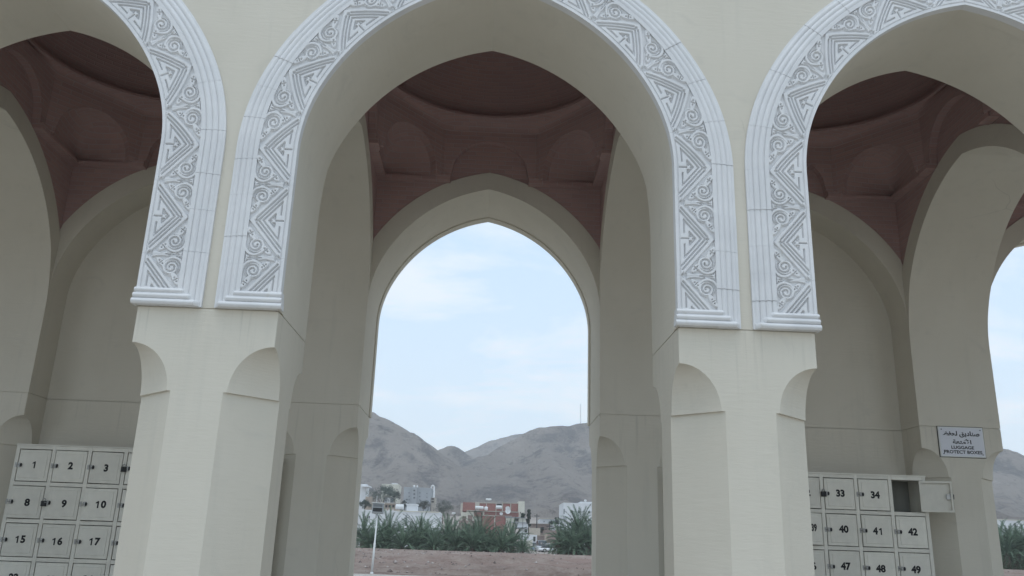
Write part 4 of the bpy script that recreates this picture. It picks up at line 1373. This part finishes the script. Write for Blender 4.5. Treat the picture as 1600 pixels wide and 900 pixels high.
# middle terrace
bp('terrace_slab', 729, 811, 797.9, 799, 1.6, 9, CONC)
bp('brick_panel', 757, 774.6, 799.1, 805, 1.9, 4, REDB); bp('pier', 774.8, 775.8, 799.1, 806, 1.8, 4, CONC)
bp('brick_panel', 776, 811, 799.1, 807.6, 1.9, 4, REDB); bp('brick_panel', 740, 753.6, 799.2, 808, 1.9, 4, TAND)
bp('pier', 754, 756.8, 799.1, 812, 1.7, 4, CONC)
bp('opening', 742, 752.6, 800.4, 806, 1.84, 1.92, REDB)
bp('wall', 720, 728, 800, 806, 2.2, 6, CREAMW); bp('wall', 728.2, 739.8, 798.6, 806, 2.0, 6, CREAMW)
bp('opening', 722, 728, 806.2, 813, 2.1, 6, TAND); bp('opening', 731, 738, 804.6, 812, 1.9, 5, TAND)
bp('pier', 716.5, 721.6, 806, 813, 1.9, 6, CREAMW); bp('pier', 728.4, 730.6, 803, 813, 1.6, 3, CREAMW); bp('pier', 738.4, 740, 803, 813, 1.6, 3, CREAMW)
# lower storey
bp('lintel', 752, 800, 805.2, 806.0, .6, 1.6, CONC)
bp('brick_panel', 752, 771.4, 806.2, 850, .7, 8, REDB); bp('pier', 771.6, 773.4, 806.2, 850, .6, 8, CONC); bp('brick_panel', 773.6, 789.8, 806.2, 850, .7, 8, REDB)
bp('brick_panel', 716, 751.6, 813.2, 850, 1.2, 8, TAND)
bp('wall', 790, 803, 809, 850, .3, 7, CREAMW); bp('wall', 811, 821, 809, 816, .3, 7, CREAMW)
bp('window', 803.2, 810.8, 809.4, 815, .5, 6.5, CONC); bp('opening', 804.2, 809.8, 810.4, 814, .42, .49, DARKM)
bp('roof_slab', 789, 822, 807.8, 808.9, 0, 7, GREYW)
bp('terrace_slab', 799, 826, 815.9, 817, -.8, 6, GREYW); bp('wall', 806, 825, 817.1, 824, -.5, 6, WHITEW); bp('roof_slab', 800, 826.5, 824.2, 825.2, -.9, 6, GREYW)
bp('wall', 812, 825, 825.4, 850, -.4, 6, WHITEW); bp('opening', 819.5, 823.5, 827, 832, -.46, -.39, DARKM)
tank(763.5, 780.4, 186, 9, 3.2, 'long low white tank on top of the red brick block')
tank(749, 793.4, 181.2, 13, 5.4, 'white tank on the left terrace of the red brick block')
tank(759.5, 794.2, 181.6, 5.6, 5.8, 'upright round white tank on the brick terrace', 'up')
tank(779.5, 792.6, 181.4, 9.4, 5.6, 'plump white tank on the middle of the brick terrace')
tank(793.2, 794.6, 181.0, 7.0, 6.5, 'upper satellite dish of the pair on the brick terrace', 'dish')
tank(793.6, 799, 180.6, 8.4, 8.6, 'big satellite dish in front of the brick terrace', 'dish')
tank(783.2, 802.8, 180.6, 5.2, 4.4, 'small dish leaning low on the brick terrace', 'dish')
tank(709, 802.5, 190, 6, 3.6, 'white tank standing left of the red brick block')

# white block on the right
h = House('white_block', 880.5, 965, 788.5, 850, 196, 12, 'white three storey block with square dark windows right of the street', WHITEW)
h.body(); h.parapet(h=.25)
h.box('roof_room', 907.5, 965, 784.6, 788.2, .5, 8, WHITEW)
for px in (893.2, 904.5, 920.4, 936):
    h.window(px, 799.6+(px-893)*.03, 3.8, 3.2)
    h.window(px+.3, 811.6+(px-893)*.03, 3.8, 3.2)
for px, py in ((899.8, 798.8), (925.0, 800), (911, 799)):
    h.box('cooler', px-.9, px+.9, py-.8, py+.8, -.45, -.01, GREYP)
h.box('balcony', 879.8, 885, 807, 812.2, -.9, -.01, GREYW)
h.box('side_shutter', 880.2, 882.6, 795, 803, -.10, -.01, GREYP)
tank(914.5, 782.2, 198, 4, 3.4, 'small white dish on the roof of the white block', 'dish')
# street and walls between
h = House('white_shed', 843.5, 868, 811, 830, 214, 8, 'long white shed with sloping roof line at the hill foot', WHITEW)
h.body(); h.window(850, 815, 1.4, 2.2); h.box('roof_slab', 843, 868.6, 809.6, 810.9, -.3, 8.2, CONC)
h = House('tan_house', 830, 860, 819, 850, 204, 8, 'tan mud house with a long flat roof', TANW)
h.body(TAND); h.box('roof_slab', 829, 861, 818, 818.9, -.4, 8.2, CONC)
h = House('sand_wall', 825, 844, 825, 850, 186, 1.0, 'pale sand coloured garden wall beside the cypress', plain('sand_wall', (.56, .50, .42), .9, .08))
h.body()
h = House('mud_wall', 852, 878, 828.5, 862, 170, 1.0, 'rough brown mud wall along the street', TAND)
h.body(); h.box('wall', 851.4, 855, 833, 862, -.2, 1.2, TANW)
h = House('low_mud_wall', 836, 852, 837.5, 862, 178, .8, 'low brown mud wall at the end of the street', TAND)
h.body(); h.box('coping', 836, 852, 836.2, 837.3, -.1, .9, TANW)
h = House('gate_house', 826, 839, 835.6, 862, 172, 4, 'small white gate house with a dark doorway', WHITEW)
h.body(); h.box('door', 833.2, 836.6, 838.6, 846, -.06, .01, DARKM)
h = House('white_low_wall', 812, 832, 844, 862, 160, 1, 'cream rubble wall among the palms', CREAMW)
h.body()
tank(868, 821.6, 205, 8.5, 5.2, 'white tank on a stand beside the tan house')
h = House('long_white_wall', 1540, 1640, 813.5, 850, 150, 1.0, 'long white boundary wall seen through the far right arch', WHITEW, cat='wall')
h.body(); h.box('coping', 1540, 1640, 812.2, 813.3, -.15, 1.15, CREAMW)
# poles
for px, py0, py1, Y, lab in ((838.4, 803, 832, 190, 'thin dark utility pole behind the sand coloured wall'), (858.5, 819, 832, 172, 'short dark post on the brown mud wall')):
    b = at(px, py1, Y); tp = at(px, py0, Y)
    e = empty('utility_pole', (b.x, Y, float(ground_z(b.x, Y))-.3)); tag(e, lab, 'pole', 'utility poles in the town')
    mb = MB(); mb.tube([(0, 0, 0), (0, 0, tp.z-e.location.z)], [.14, .10], 8); mb.build('shaft', DARKM, e)
    mb = MB(); mb.box(-.6, .6, -.05, .05, tp.z-e.location.z-.5, tp.z-e.location.z-.38); mb.build('crossarm', DARKM, e)
# mast on the ridge
b = at(907, 662, 740); tp = at(907, 631, 740)
e = empty('radio_mast', (b.x, 740, hill_z(b.x, 740)-1)); tag(e, 'thin lattice radio mast on the mountain ridge', 'mast')
zt_ = tp.z-e.location.z
mb = MB()
for q in range(3):
    a = q*2.094; mb.tube([(.45*math.cos(a), .45*math.sin(a), 0), (.30*math.cos(a), .30*math.sin(a), zt_)], .085, 5)
mb.build('leg_frame', plain('mast_paint', (.45, .36, .34), .6, .1), e)
mb = MB()
for k in range(14):
    z = zt_*k/14
    for q in range(3):
        a, a2 = q*2.094, (q+1)*2.094
        mb.tube([(.42*math.cos(a), .42*math.sin(a), z), (.42*math.cos(a2), .42*math.sin(a2), z+zt_/14)], .04, 4)
mb.build('bracing', STEEL, e)

# parked cars in the street
TYRE = plain('tyre_rubber', (.02, .02, .02), .8, .2)
def car(px, py, Y, paint, label, rz, tall=1.5, ln=4.4, wd=1.8):
    c = at(px, py, Y); z = float(ground_z(c.x, Y))+.02
    e = empty('parked_car', (c.x, Y, z), rz); tag(e, label, 'car', 'cars parked in the street')
    hb, hc = tall*.52, tall
    def sect(x, w_, z0, z1): return [(x, -w_/2, z0), (x, w_/2, z0), (x, w_/2*1.0, (z0+z1)/2), (x, w_/2*.92, z1), (x, -w_/2*.92, z1), (x, -w_/2, (z0+z1)/2)]
    mb = MB(); mb.rings([sect(x*ln, wd*f, .28, hb*g_) for x, f, g_ in ((-.5, .86, .8), (-.46, .97, .95), (-.2, 1, 1), (.2, 1, 1), (.34, .99, .95), (.46, .95, .86), (.5, .84, .72))], True)
    bo = mb.build('body', paint, e)
    mb = MB(); mb.rings([sect(x*ln, wd*f, hb*.9, z_) for x, f, z_ in ((-.40, .86, hb*.98), (-.30, .82, hc*.96), (-.05, .80, hc), (.10, .80, hc*.97), (.24, .86, hb*.98))], True)
    ca = mb.build('cabin', GLASS, e)
    mb = MB(); mb.box(-.29*ln, .09*ln, -wd*.36, wd*.36, hc*.985, hc*1.02); mb.build('roof', paint, ca)
    for sx in (-.31, .31):
        for sy in (-1, 1):
            mb = MB(); mb.rings([[(sx*ln+.31*math.cos(t), y, .31+.31*math.sin(t)) for t in (2*math.pi*j/14 for j in range(14))] for y in (sy*(wd/2-.2), sy*(wd/2+.01))], True)
            wo_ = mb.build('wheel', TYRE, e)
            mb = MB(); mb.rings([[(sx*ln+.19*math.cos(t), y, .31+.19*math.sin(t)) for t in (2*math.pi*j/10 for j in range(10))] for y in (sy*(wd/2-.05), sy*(wd/2+.022))], False)
            mb.build('rim', STEEL, wo_)
    for sy in (-1, 1):
        mb = MB(); mb.bbox(-.06, .06, -.16, .16, -.07, .07, .02); q = mb.build('headlight', TANKM, e, (.487*ln, sy*wd*.32, hb*.72), (0, 0, R(90)))
    return e
CARW = plain('white_car_paint', (.72, .73, .74), .3, .03, spec=.5)
CARB = plain('blue_grey_car_paint', (.20, .25, .34), .3, .05, spec=.5)
CARS = plain('silver_car_paint', (.48, .50, .53), .3, .04, spec=.5)
car(847, 857, 150, CARS, 'silver van parked at the mouth of the street', R(-80), 1.9, 4.6, 1.85)
car(837, 853, 162, CARB, 'dark blue-grey car before the gate house', R(-100), 1.5)
car(853, 855, 158, CARW, 'white car behind the silver van', R(-70), 1.5)
car(862, 861, 140, CARW, 'low white car beside the hanging palm', R(8), 1.35)

# ================================================================== air
hz = MB(); hz.box(-1400, 1400, -100, 1700, -1.5, 240)
hm = bpy.data.materials.new('air'); hm.use_nodes = True
ht = hm.node_tree
for n in list(ht.nodes): ht.nodes.remove(n)
pv_ = ht.nodes.new('ShaderNodeVolumePrincipled')
pv_.inputs['Color'].default_value = (0.97, 0.985, 1.0, 1)
pv_.inputs['Density'].default_value = 0.00045
pv_.inputs['Anisotropy'].default_value = 0.2
ot = ht.nodes.new('ShaderNodeOutputMaterial'); ht.links.new(pv_.outputs[0], ot.inputs['Volume'])
tag(hz.build('haze', hm), 'thin pale haze hanging in the valley air', 'haze', kind='stuff')
